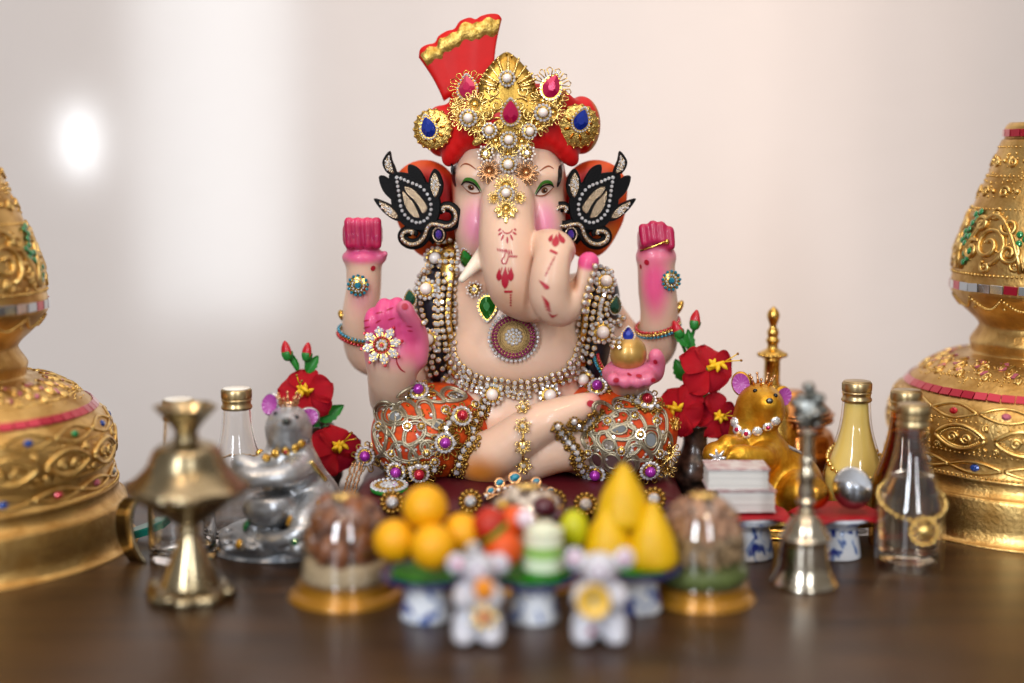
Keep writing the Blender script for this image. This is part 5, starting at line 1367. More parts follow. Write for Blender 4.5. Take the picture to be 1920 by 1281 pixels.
net(0, [(725, 785, 34, 18, 1.3), (742, 780, 24, 20, .4), (768, 770, 26, 15, .5), (775, 815, 26, 18, 2.2), (800, 775, 26, 15, 1.1), (815, 805, 24, 14, .2), (812, 745, 24, 10, .4), (730, 835, 40, 16, 1.0), (760, 850, 28, 16, .5), (785, 845, 22, 14, 2.4), (810, 840, 22, 12, .2), (715, 820, 30, 12, 1.5), (850, 742, 24, 13, .1), (770, 735, 26, 9, 2.8), (725, 870, 22, 12, .8)],
    [(743, 782, 13, 10), (855, 744, 15, 10), (838, 822, 12, 9), (822, 797, 10, 8)])
net(1, [(1160, 785, 24, 14, 2.9), (1130, 800, 24, 14, 2.6), (1175, 760, 26, 10, .2), (1165, 812, 28, 14, 3.0), (1140, 832, 26, 14, .9), (1120, 860, 26, 14, 1.3), (1150, 870, 24, 15, 1.0), (1180, 875, 24, 14, 1.9), (1219, 826, 26, 20, 1.4), (1240, 800, 32, 10, 1.5), (1195, 795, 20, 14, .7), (1200, 850, 24, 14, .4), (1248, 840, 30, 10, 1.6), (1135, 770, 26, 12, .4), (1185, 840, 20, 12, 2.2), (1106, 832, 22, 12, 1.1)],
    [(1219, 825, 11, 13), (1160, 805, 14, 8), (1142, 834, 10, 9), (1148, 864, 12, 14), (1120, 862, 9, 14), (1182, 872, 8, 14)])
def border(path, seed):
    rnd = random.Random(seed); q = smoothpts([(x, y, 0) for x, y in path], 7); b = MB(); st = MB()
    for i, p in enumerate(q):
        for k in range(6):
            x, y = p.x + rnd.uniform(-13, 13), p.y + rnd.uniform(-9, 9); h, n = SKIN.hit(x, y, -.02); b.ball(h + n * .0008, rnd.uniform(.0007, .0014), 7, 5)
        if i % 3 == 0:
            M = J(p.x, p.y, rnd.random(), .0022, .5, -.02); st.stone(M, .0019, 0, 9)
            for k in range(10):
                a = 2 * PI * k / 10; b.ball(M @ Vector((.0030 * math.cos(a), .0030 * math.sin(a), -.0002)), .0007, 6, 4)
    o = b.build('gold_border', 'gold_border', ROOT, kind='stuff'); st.build('border_stones', 'rhinestone', o, kind='stuff')
border([(915, 745), (905, 770), (885, 800), (890, 825), (870, 850), (862, 880), (850, 905)], 1); border([(870, 775), (845, 790), (835, 810), (850, 830)], 4)
border([(1045, 800), (1060, 825), (1078, 845), (1085, 870), (1098, 892), (1112, 912)], 2); border([(1075, 790), (1095, 805), (1110, 790), (1120, 775)], 3); border([(1185, 748), (1210, 765), (1235, 765)], 5); border([(760, 880), (790, 872), (820, 880)], 6)
for px, py, kd in ((786, 739, 'pearl_purple'), (832, 830, 'pearl_purple'), (747, 878, 'pearl_purple'), (1122, 732, 'pearl_purple'), (1119, 883, 'pearl_purple'), (1215, 877, 'pearl_purple'), (863, 783, 'pearl_red'), (787, 882, 'pearl_red'), (1090, 795, 'pearl_red'), (1210, 755, 'pearl_red'), (685, 855, 'pearl_purple')):
    filigree(px + 3, py + 2, 30, 'gold_border', 9, .0018, roll=px); pearl(px, py, 21, kd, n=15, lift=.0036)
for px, py in ((712, 800), (735, 850), (765, 800), (790, 800), (800, 850), (835, 770), (890, 760), (905, 735), (880, 838), (815, 865), (1140, 790), (1165, 845), (1190, 780), (1230, 790), (1235, 850), (1185, 905), (1150, 900), (1100, 850), (1065, 812), (1200, 815), (1160, 765)):
    stone_flower(px, py, 10, 'rhinestone', 'gold_border')
filigree(1252, 850, 24, 'gold_bright', 8, .002); filigree(1250, 880, 20, 'gold_bright', 8, .002); filigree(700, 850, 22, 'gold_bright', 8, .001); filigree(1262, 795, 14, 'gold', 8, .002)

# ---------------------------------------------------------------- black lotus ornaments over the ears
def lotus(mirror, label):
    Yp = .0005
    def q2(cx, cy):
        x, y = 700 + cx / 6.405, 280 + cy / 6.405
        if mirror: x = 1893 - x
        return x, y
    ang = -.22 if not mirror else .22
    cpx = 785 if not mirror else 1108
    C0 = P(cpx, 385, Yp); R = RZ(ang); s = S(Yp, 385)
    M = T(C0) @ R @ RX(PI / 2)
    def L(cx, cy):
        x, y = q2(cx, cy); return ((x - cpx) * s * 1.09, (385 - y) * s)
    root = None
    def leaf(pts): return [L(*p) for p in pts]
    leaves = [[(222, 25), (150, 110), (135, 190), (190, 290), (300, 330), (285, 230), (245, 130)], [(90, 340), (150, 320), (240, 390), (300, 500), (290, 640), (210, 590), (130, 490)], [(440, 185), (520, 210), (590, 290), (640, 420), (540, 420), (450, 340), (425, 250)],
              [(730, 235), (790, 290), (830, 430), (800, 560), (740, 630), (680, 540), (660, 420), (680, 310)], [(30, 595), (130, 620), (250, 680), (340, 760), (380, 860), (280, 860), (170, 790), (80, 690)]]
    b = MB()
    main = [(225, 285), (430, 290), (590, 360), (720, 460), (790, 600), (790, 760), (730, 900), (600, 970), (450, 960), (340, 880), (250, 740), (225, 580), (215, 430)]
    b.prism([(p.x, p.y) for p in smoothpts([L(*p) + (0,) for p in main], 3, True)], -.0010, .0012, bev=.0006)
    for lf in leaves:
        pl = [(p.x, p.y) for p in smoothpts([x + (0,) for x in leaf(lf)], 3, True)]
        b.prism(pl, -.0008, .0014, bev=.0008)
    sc_ = [(850, 745), (830, 700), (900, 690), (960, 740), (975, 830), (930, 900), (850, 920), (770, 900), (690, 900), (650, 950), (620, 1040), (550, 1120), (460, 1140), (380, 1100), (360, 1040), (400, 990), (480, 985), (470, 1020)]
    sp = smoothpts([L(*p) + (0,) for p in sc_], 3); b.tube([(p.x, p.y, .0002) for p in sp], 10.5 * s, 8, flat=.22, up0=(0, 0, 1))
    cg = L(775, 1020); b.ball((cg[0], cg[1], 0), (15 * s, 17 * s, .0012), 16, 8)
    b.tube([L(560, 900) + (0,), L(650, 960) + (0,), L(760, 1080) + (0,)], 14 * s, 8, flat=.15, up0=(0, 0, 1))
    root = b.build('lotus_ornament', 'black_velvet', ROOT, M); root['label'] = label
    g = MB(); g.tube([(p.x, p.y, .0022) for p in sp], 4.2 * s, 7, flat=.5, up0=(0, 0, 1))
    for i, lf in enumerate(leaves):
        if i in (1, 2): continue
        pl = smoothpts([x + (0,) for x in leaf(lf)], 3, True); c = sum((p for p in pl), Vector((0, 0, 0))) / len(pl)
        g.prism([((p.x - c.x) * .62 + c.x, (p.y - c.y) * .74 + c.y) for p in pl], .0010, .0021, bev=.0006)
    for k in range(2):
        half = [[(390, 450), (480, 470), (570, 560), (640, 660), (650, 720), (600, 770), (560, 690), (500, 600), (430, 540)], [(370, 500), (430, 560), (500, 650), (550, 760), (560, 820), (490, 810), (420, 720), (380, 610)]][k]
        pl = smoothpts([L(*p) + (0,) for p in half], 3, True); g.prism([(p.x, p.y) for p in pl], .0010, .0022, bev=.0006)
    g.build('sequin_inlay', 'sequin', root, M)
    r = MB(); out = smoothpts([L(*p) + (0,) for p in [(305, 340), (450, 400), (570, 450), (650, 540), (690, 660), (680, 780), (610, 860), (520, 880), (430, 830), (360, 740), (335, 620), (320, 500), (310, 420)]], 8, True); d = 0; r.stone(T(out[0].x, out[0].y, .0012), 3.6 * s)
    for a, c in zip(out, out[1:]):
        d += (c - a).length
        if d > 7.6 * s: r.stone(T(c.x, c.y, .0012), 3.7 * s); d = 0
    for i, lf in enumerate(leaves):
        if i in (1, 2): continue
        pl = leaf(lf); c = (sum(p[0] for p in pl) / len(pl), sum(p[1] for p in pl) / len(pl)); rnd = random.Random(i)
        for k in range(16):
            p = pl[k % len(pl)]; t = rnd.uniform(.1, .66); r.stone(T(c[0] + (p[0] - c[0]) * t, c[1] + (p[1] - c[1]) * t, .0021), 2.1 * s)
    for i in range(0, len(sp), 2): r.stone(T(sp[i].x, sp[i].y, .0036), 2.0 * s)
    r.build('rhinestone_outline', 'rhinestone', root, M, kind='stuff')
    g = MB(); g.tube([(cg[0] + 11 * s * math.cos(a), cg[1] + 13 * s * math.sin(a), .0014) for a in [2 * PI * k / 20 for k in range(20)]], 2 * s, 6, closed=True); g.build('gem_rim', 'sequin', root, M)
    g = MB(); g.stone(T(cg[0], cg[1], .001) @ SCL(.85, 1.1, 1), 8.5 * s, 0, 10); g.build('gem', 'violet_gem', root, M)
lotus(False, 'black velvet lotus ornament on the ear above the raised palm'); lotus(True, 'black velvet lotus ornament on the ear beside the trunk curl')

# ================================================================== velvet seat and the jewels lying on it
Y0, Y1 = -.074, .055; z1 = .034; xl, xr = P(672, 900, 0).x, P(1275, 900, 0).x
b = MB(); b.box((xl + .004, Y0 + .006, 0), (xr - .004, Y1, .025), bev=.003)
seat = thing('velvet_seat', ((xl + xr) / 2, 0, 0), 'dark maroon velvet seat under the statue, edged with gold bead flowers', 'seat')
b.build('seat_box', 'dark_velvet', seat)
vs = []; fs = []; b = MB(); nx, ny = 60, 24
for i in range(nx + 1):
    for j in range(ny + 1):
        x = xl + (xr - xl) * i / nx; y = Y0 + (Y1 - Y0) * j / ny; e = min(i, nx - i) / nx; f = j / ny
        z = .0295 + .007 * math.exp(-((i / nx - .5) / .30) ** 2) * min(1, f * 3.2) ** .7 + .0012 * math.sin(i * .6 + j * .3) * math.sin(j * .5) - .004 * max(0, 1 - f * 12) ** 2 - .01 * max(0, 1 - e * 20) ** 2
        vs.append((x, y, z))
for i in range(nx):
    for j in range(ny): a = i * (ny + 1) + j; fs.append((a, a + ny + 1, a + ny + 2, a + 1))
b.add(vs, fs); n0 = len(b.v); b.build('velvet_cover', 'dark_velvet', seat)
bs = MB(); bs.add(vs, fs); SKIN.addmesh(bs.mesh('target', 'gold')); SKIN.ready()
b = MB(); fr_ = [(xl + (xr - xl) * i / 60, Y0 - .0005 + .0012 * math.sin(i * .8)) for i in range(61)]
vs = [(x, y, .0258) for x, y in fr_] + [(x, y + .0004, .0) for x, y in fr_]; b.add(vs, [(i + 61, i + 62, i + 1, i) for i in range(60)]); b.build('velvet_skirt', 'dark_velvet', seat)
def edge_flower(px, py):
    c = P(px, py, Y0 - .002); M = facing(c, (0, -1, .25)); b = MB()
    for k in range(13):
        a = 2 * PI * k / 13; b.ball((.0056 * math.cos(a), .0056 * math.sin(a), .0), .0016, 8, 5)
    b.lathe([(0, -.001), (.0056, -.001), (.005, .0004), (0, .0006)], 20); o = b.build('bead_flower', 'gold_border', seat, M)
    g = MB(); g.stone(T(0, 0, .0004), .0036, 0, 10); g.build('crystal', 'rhinestone', o, M)
for px, py in ((735, 942), (800, 935), (882, 940), (950, 944), (1040, 940), (1098, 946), (1160, 944), (1226, 936)): edge_flower(px, py)
# green-backed round brooch
c = P(730, 916, -.048); c.z = .0325; M = T(c.x, c.y, c.z - .002) @ RX(.12)
root = thing('round_brooch', (c.x, c.y, c.z - .002), 'round rhinestone brooch with green rim lying on the velvet edge', 'brooch')
b = MB(); b.lathe([(0, 0), (.0102, 0), (.0110, .0012), (.0108, .0030), (0, .0031)], 36); b.build('green_backing', 'green_felt', root, M)
b = MB(); ringstones(b, .0098, 22, .0015, .0031); ringstones(b, .0040, 8, .0018, .0032); b.stone(T(0, 0, .0034), .0026); b.build('rhinestones', 'rhinestone', root, M, kind='stuff')
b = MB(); ringstones(b, .0070, 16, .0015, .0031); b.build('gold_beads', 'gold', root, M, kind='stuff')
# tiara piece with oval blue stones
c = P(975, 907, -.066); M = facing(c, (0, -.75, .6)); root = thing('tiara_ornament', c, 'gold tiara ornament with oval blue stones lying before the crossed legs', 'ornament')
b = MB(); st = MB()
for k in range(34):
    t = k / 33 * 2 - 1; x = t * .0200; y = -.0058 * t * t
    b.ball((x, y - .001, .0), .0013, 7, 5); b.ball((x * .9, y - .0040, .0006), .0011, 7, 5)
    if k % 3 == 0: st.stone(T(x * .95, y - .0022, .001), .0012, 0, 7)
for k in range(5): st.stone(T((k - 2) * .0030, -.0045, .0012), .0016, 0, 8)
for x, y, r in ((-.0030, .0030, .0032), (.0090, .0005, .0026), (-.0115, .0000, .0026), (-.0165, -.0050, .0022), (.0170, -.0052, .0022)):
    b.lathe([(0, -.0006), (r * 1.25, -.0004), (r * 1.22, .0008), (r, .0009), (0, .0009)], 18, 0, T(x, y, .0008))
o = b.build('gold_frame', 'rose_gold', root, M); st.build('rhinestones', 'rhinestone', root, M, kind='stuff')
for x, y, r in ((-.0030, .0030, .0032), (.0090, .0005, .0026), (-.0115, .0000, .0026), (-.0165, -.0050, .0022), (.0170, -.0052, .0022)):
    g = MB(); g.stone(T(0, 0, 0) @ SCL(1, .75, 1), r, 0, 12, .25); g.build('blue_stone', 'teal_gem', root, M @ T(x, y, .0016) @ RZ(.3))
# bead tassel hanging at the side
b = MB(); a0 = P(682, 868, -.03)
for j in range(4):
    for k in range(15): b.ball((a0.x - .0022 * j + k * -.0004 + random.uniform(-.0004, .0004), a0.y - .001 * j, a0.z - k * .0013), .0008, 6, 4)
b.build('bead_tassel', 'rose_gold', None, None, label='small tassel of gold beads hanging off the seat edge', cat='tassel')
# ================================================================== flowers in vases
mat('petal_red', 'c0081a', .5, bump=.5, bscale=200, vary=.35, vscale=60, bdist=.0012, spec=.25, sss=.12, sssr=.002); mat('stamen', 'e8b818', .55); mat('bud_red', 'b4081e', .4, coat=.2); mat('stem_green', '1a7428', .45, coat=.1)
mat('vase_brown', '5a4034', .3, coat=.5, vary=.9, vscale=170, col2='120c0a'); mat('anther_tip', '8a5a14', .5)
def petal_mesh(seed, L):
    rnd = random.Random(seed); b = MB(); nu, nv = 20, 17; vs = []; fs = []; ph = rnd.uniform(0, 6)
    for i in range(nu + 1):
        u = i / nu; w = L * (.07 + .40 * math.sin(PI * min(1, u * .60 + .03)) ** 1.3) * (1.12 if u < .62 else 1.12 * math.sqrt(max(.004, 1 - ((u - .62) / .382) ** 2)))
        for j in range(nv):
            v = j / (nv - 1) * 2 - 1; ed = abs(v) ** 2 * u
            x = u * L * (1 - .06 * v * v * u) + .06 * L * math.sin(8 * v + ph) * max(0, u - .6)
            z = L * (.42 * u - .55 * u * u) + .11 * L * u * math.sin(6 * v + ph + 2 * u) * ed + .07 * L * math.sin(11 * u + ph) * ed + .010 * L * math.cos(v * 9) * u - .10 * L * (1 - v * v) ** 2 * u * (1 - .5 * u)
            vs.append((x, v * w, z))
    n = len(vs); vs += [(x, y, z - .0003) for x, y, z in vs]
    for i in range(nu):
        for j in range(nv - 1):
            a = i * nv + j; q = (a, a + nv, a + nv + 1, a + 1); fs.append(q); fs.append(tuple(t + n for t in q[::-1]))
    b.add(vs, fs); return b.mesh('petal', 'petal_red')
PM = [petal_mesh(k, 1.0) for k in range(4)]
def flower(root, px, py, mm, R, nrm, roll, sdir):
    c = W(px, py, mm); s = S(mm * .001, py); M = facing(c, nrm, roll, R * s)
    b = MB(); b.lathe([(0, -.2), (.10, -.16), (.12, .0), (0, .04)], 16); f = b.build('flower', 'stem_green', root, M)
    for k in range(5):
        link('petal', PM[(k + px) % 4], f, M @ RZ(2 * PI * k / 5 + .1 * math.sin(k * 3 + px)) @ RX(.22) @ RY(.16 * math.sin(k * 2.1 + px)) @ SCL(1 + .10 * math.sin(k * 4.3 + px), 1.04, 1.1))
    # stamen column with side prongs and long pistil threads
    b = MB(); d = Vector(sdir).normalized(); base = Vector((0, 0, .05)); tip = base + d * .62
    b.tube([base, base + d * .3, tip], [.11, .10, .06], 8)
    for k in range(6):
        a = k * 1.05; e = Vector((math.cos(a), math.sin(a), .25)) * .30; q = base + d * (.10 + .08 * k); b.tube([q, q + e * .6, q + e], [.07, .085, .02], 6)
    b.build('stamen', 'stamen', f, M)
    b = MB()
    for k, w in enumerate((Vector((.12, .10, .1)), Vector((.18, -.14, .1)))):
        b.tube([tip, tip + d * .18 + w * .4, tip + d * .35 + w], .022, 6); b.ball(tip + d * .37 + w * 1.05, .05, 8, 6, 1)
    b.build('pistil', ['stamen', 'anther_tip'], f, M)
def leafat(root, px, py, mm, L, ang, wd=.42, nrm=(0, -1, .2)):
    c = W(px, py, mm); s = S(mm * .001, py); b = MB(); nu, nv = 10, 7; vs = []; fs = []
    for i in range(nu + 1):
        u = i / nu; w = wd * math.sin(PI * u ** .8) ** .8 * (1 + .10 * math.sin(u * 28)) + .02
        for j in range(nv):
            v = j / (nv - 1) * 2 - 1; vs.append((u, v * w * .5, .10 * math.sin(PI * u) - .10 * (1 - abs(v)) + .0))
    n = len(vs); vs += [(x, y, z - .03) for x, y, z in vs]
    for i in range(nu):
        for j in range(nv - 1): a = i * nv + j; q = (a, a + nv, a + nv + 1, a + 1); fs.append(q); fs.append(tuple(t + n for t in q[::-1]))
    b.add(vs, fs); b.build('leaf', 'leaf_green', root, facing(c, nrm, ang, L * s))
def bud(root, px, py, mm, L, ang):
    s = S(mm * .001, py); M = facing(W(px, py, mm), (0, -1, .15), ang, L * s); b = MB()
    R_ = RX(-PI / 2)
    b.lathe(smoothprof([(0, -.5), (.20, -.42), (.27, -.1), (.22, .2), (.10, .44), (0, .52)], 3), 16, 0, R_, wob=lambda a, i: 1 + .08 * math.cos(3 * a + i * .4)); o = b.build('bud', 'bud_red', root, M)
    b = MB(); b.lathe(smoothprof([(0, -.58), (.20, -.50), (.29, -.22), (.27, -.08)], 3), 16, 0, R_, wob=lambda a, i: 1 + .10 * math.cos(5 * a) * min(1, i / 6)); b.build('calyx', 'stem_green', o, M)
def stems(root, lines):
    for pts in lines:
        b = MB(); b.tube(smoothpts([W(*p) for p in pts], 5), .0011, 7); b.build('stem', 'stem_green', root)
def vase(px, mm, label):
    c = W(px, 900, mm); loc = (c.x, mm * .001, 0); M = T(loc); H = lambda py: W(px, py, mm).z
    root = thing('flower_vase', loc, label, 'vase', 'pair of small brown flower vases')
    b = MB(); b.lathe(smoothprof([(0, 0), (.011, 0), (.0115, .002), (.0095, .008), (.013, .022), (.0150, H(890)), (.0140, H(868)), (.0092, H(845)), (.0075, H(828)), (.0082, H(808)), (.0102, H(797)), (.0092, H(797)), (.0068, H(812)), (.0, H(816))], 4), 48); b.build('vase_body', 'vase_brown', root, M)
vase(1302, 8, 'brown vase with dark pattern behind the nut dome'); vase(598, 8, 'brown vase hidden behind the silver mouse')
r = thing('hibiscus_spray', W(1302, 800, 6), 'red hibiscus spray between the statue and the gold mouse', 'flowers', 'red hibiscus sprays')
stems(r, [[(1302, 815, 8), (1298, 740, 8), (1292, 680, 8), (1296, 640, 8), (1303, 612, 6)], [(1297, 700, 8), (1285, 660, 8), (1272, 630, 5)], [(1302, 815, 8), (1320, 760, 6), (1325, 700, 6)], [(1302, 815, 8), (1280, 790, 6), (1275, 772, 4)], [(1302, 815, 8), (1330, 800, 6), (1345, 785, 4)]])
flower(r, 1326, 692, -4, 54, (.15, -1, .25), .2, (.9, .15, .35)); flower(r, 1276, 768, -6, 51, (-.15, -1, .1), .9, (-.35, .75, .5)); flower(r, 1342, 782, 2, 46, (.25, -1, .0), .4, (.2, .2, .9))
bud(r, 1270, 617, 4, 34, .45); bud(r, 1304, 599, 4, 36, -.15)
leafat(r, 1292, 650, 2, 44, 2.3, .45); leafat(r, 1296, 662, 3, 46, 1.7, .4); leafat(r, 1285, 715, 4, 46, 2.0, .6); leafat(r, 1312, 745, 0, 26, .7, .4)
r = thing('hibiscus_spray', W(598, 800, 6), 'red hibiscus spray standing behind the silver mouse', 'flowers', 'red hibiscus sprays')
stems(r, [[(598, 815, 8), (592, 760, 8), (570, 715, 8), (555, 690, 8), (540, 668, 6)], [(572, 715, 8), (574, 690, 8), (574, 668, 6)], [(598, 815, 8), (582, 770, 6), (577, 745, 6)], [(598, 815, 8), (612, 800, 8), (628, 842, 4)], [(598, 815, 8), (590, 820, 6), (588, 835, 4)]])
flower(r, 577, 740, -2, 55, (-.05, -1, .25), .5, (-.02, .45, .8)); flower(r, 628, 845, -8, 53, (.2, -1, .05), .3, (.55, .4, .6)); flower(r, 590, 838, 6, 42, (-.1, -1, 0), .9, (.1, .1, .9))
bud(r, 537, 657, 4, 36, .2); bud(r, 576, 659, 4, 34, -.1); leafat(r, 575, 700, 4, 40, 1.0, .5); leafat(r, 600, 790, 2, 54, .6, .5); leafat(r, 560, 694, 4, 36, 2.0, .3)

# ================================================================== the crowned mice
mat('ear_pink', 'a8489a', .4, .0, bump=.8, bscale=90, bdist=.002, coat=.2)
def eardisc(root, px, py, mm, rx, rz, ang, nrm, m, fur):
    s = S(mm * .001, py); M = facing(W(px, py, mm), nrm, ang); b = MB()
    b.ball((0, 0, -.0014), (rx * s, rz * s, .0020), 24, 12); o = b.build('ear', fur, root, M)
    b = MB(); vs = [(0, 0, .0008)]; fs = []; n = 40
    for k in range(1, 6):
        t = k / 5 * .84
        for j in range(n):
            a = 2 * PI * j / n; vs.append((rx * s * t * math.cos(a), rz * s * t * math.sin(a), .0008 + .0012 * t * t + .00045 * t * math.cos(13 * a)))
    for j in range(n):
        fs.append((0, 1 + j, 1 + (j + 1) % n))
        for k in range(4): a = 1 + k * n; fs.append((a + j, a + n + j, a + n + (j + 1) % n, a + (j + 1) % n))
    b.add(vs, fs); b.build('ear_lining', m, o, M)
def crownlet(root, px, py, mm, R, m):
    s = S(mm * .001, py); M = T(W(px, py, mm)) @ RX(.1); q = R * s; b = MB()
    b.lathe([(q * .8, -q * .25), (q * .84, -q * .25), (q * .86, 0), (q * .8, 0), (q * .8, -q * .25)], 28, capa=False, capb=False)
    for k in range(7):
        a = 2 * PI * k / 7; c, d = math.cos(a), math.sin(a)
        b.tube([(q * .8 * c, q * .8 * d, 0), (q * .95 * c, q * .95 * d, q * .45), (q * 1.12 * c, q * 1.12 * d, q * .75)], [q * .16, q * .10, q * .07], 6); b.ball((q * 1.12 * c, q * 1.12 * d, q * .8), q * .14, 8, 6)
    b.build('crown', m, root, M)
def collar(root, skin, pts, r, gems, setm):
    for k, (px, py) in enumerate(pts):
        p, n = skin.hit(px, py, -.05); M = facing(p + n * .0008, (n * .7 + (CAMP - p).normalized() * .3)); q = r * .0003; b = MB()
        b.lathe([(0, -q * .3), (q, -q * .2), (q, .1 * q), (q * .6, .35 * q), (0, .3 * q)], 18, wob=lambda a, i: 1 + (.06 * math.cos(9 * a) if i in (1, 2) else 0)); o = b.build('collar_rosette', setm, root, M)
        g = MB(); g.stone(T(0, 0, .25 * q), q * .5, 0, 8, .3); g.build('collar_gem', gems[k % len(gems)], o, M)
mat('yellow_gem', 'c8900a', .12, .4, coat=1.)
def silver_mouse():
    mm = -62; sv = 'cccfd2'
    c0 = W(520, 1040, mm); root = thing('silver_mouse', (c0.x, mm * .001, 0), 'silver mouse figurine with pink ears and gold collar beside the date dome', 'figurine', 'crowned mouse figurines')
    sc = Sculpt(.0008)
    E(sc, 560, 945, mm + 4, 72, 78, 62, sv, .006); E(sc, 548, 880, mm, 52, 62, 48, sv, .010); E(sc, 598, 960, mm + 6, 40, 62, 50, sv, .01)
    E(sc, 541, 805, mm - 4, 44, 46, 44, sv, .008); E(sc, 538, 796, mm - 16, 22, 19, 22, sv, .008); E(sc, 537, 822, mm - 10, 26, 18, 24, sv, .006)
    E(sc, 537, 790, mm - 22, 6, 5, 6, '4a4c52', .002)
    TB(sc, [(515, 865, mm - 8), (480, 880, mm - 20), (450, 868, mm - 20)], [26, 20, 17], sv, .006); TB(sc, [(565, 875, mm - 10), (530, 895, mm - 26), (478, 900, mm - 30), (458, 892, mm - 28)], [28, 24, 20, 15], sv, .006)
    # bowl in the lap, knee, feet, heap of coins
    E(sc, 505, 950, mm - 24, 50, 40, 44, 'b8bbbf', .003); E(sc, 505, 915, mm - 24, 40, 16, 36, sv, .004, sub=True)
    TB(sc, [(590, 955, mm - 12), (570, 985, mm - 32), (585, 1015, mm - 34), (560, 1028, mm - 40)], [34, 28, 20, 17], sv, .006); TB(sc, [(470, 1000, mm - 16), (520, 1012, mm - 36), (560, 1000, mm - 40), (590, 985, mm - 34)], [12, 14, 14, 10], sv, .003)
    rnd = random.Random(5)
    for i in range(46):
        x = rnd.uniform(420, 600); y = rnd.uniform(960, 1030) if x < 520 else rnd.uniform(1005, 1032)
        if x < 455 and y < 985: continue
        d = mm - 14 - (y - 960) * .28 + rnd.uniform(-3, 3); E(sc, x, y, d, rnd.uniform(8, 15), rnd.uniform(4, 9), 10, 'b8bbbf', .0016)
    E(sc, 500, 1010, mm - 8, 90, 40, 80, 'a9acb0', .004)
    PT(sc, 541, 800, mm, 70, 'b2aca6', .8, .5, rz=44)
    me = sc.mesh('mouse_body', 'silver_paint_v', blur=2, zmin=.002); link('mouse_body', me, root); sk = Skin(); sk.add(sc.V, sc.Q); sk.ready()
    b = MB(); b.lathe(smoothprof([(0, 0), (.0335, 0), (.0345, .002), (.0338, .005), (.0325, .0058), (.0332, .0075), (.0325, .0100), (.0300, .0112), (0, .0115)], 3), 64); b.build('oval_base', 'silver_paint', root, T(c0.x + .0005, mm * .001 - .002, 0) @ SCL(1.0, .82, 1))
    eardisc(root, 507, 758, mm + 2, 18, 23, -.25, (-.25, -1, .15), 'ear_pink', 'silver_paint'); eardisc(root, 577, 783, mm + 2, 23, 19, .35, (.2, -1, .2), 'ear_pink', 'silver_paint')
    for px, py in ((517, 776), (556, 782)): p, n = sk.hit(px, py); b = MB(); b.ball(p, .0013, 10, 8); b.build('eye', 'black', root)
    p, n = sk.hit(537, 790); b = MB(); b.ball(p, (.0022, .0012, .0016), 10, 8); b.build('nose', 'tin', root)
    crownlet(root, 541, 757, mm - 2, 20, 'rose_gold')
    collar(root, sk, [(488, 850), (499, 860), (516, 851), (536, 845), (553, 840), (564, 832)], 8.5, ['yellow_gem', 'yellow_gem', 'yellow_gem', 'red_gem'], 'gold')
    for px, py, m, R in ((463, 985, 'green_gem', .0030), (543, 977, 'yellow_gem', .0026), (600, 948, 'yellow_gem', .0026), (448, 1020, 'yellow_gem', .0022), (553, 1018, 'green_gem', .002)):
        p, n = sk.hit(px, py); b = MB(); b.stone(SCL(1, 1.3, 1), R, 0, 10, .3); b.build('inset_gem', m, root, facing(p, n))
    b = MB()
    for k in range(16): p, n = sk.hit(583 + k * 1.7, 868 + k * 2.1); b.ball(p + n * .0006, .0013, 7, 5)
    b.build('back_trim', 'gold_bright', root, kind='stuff')
mat('silver_paint_v', attr=True, rough=.32, metal=.7, bump=.9, bscale=200, vary=.35, vscale=110, bdist=.0008, rvary=.07); silver_mouse()
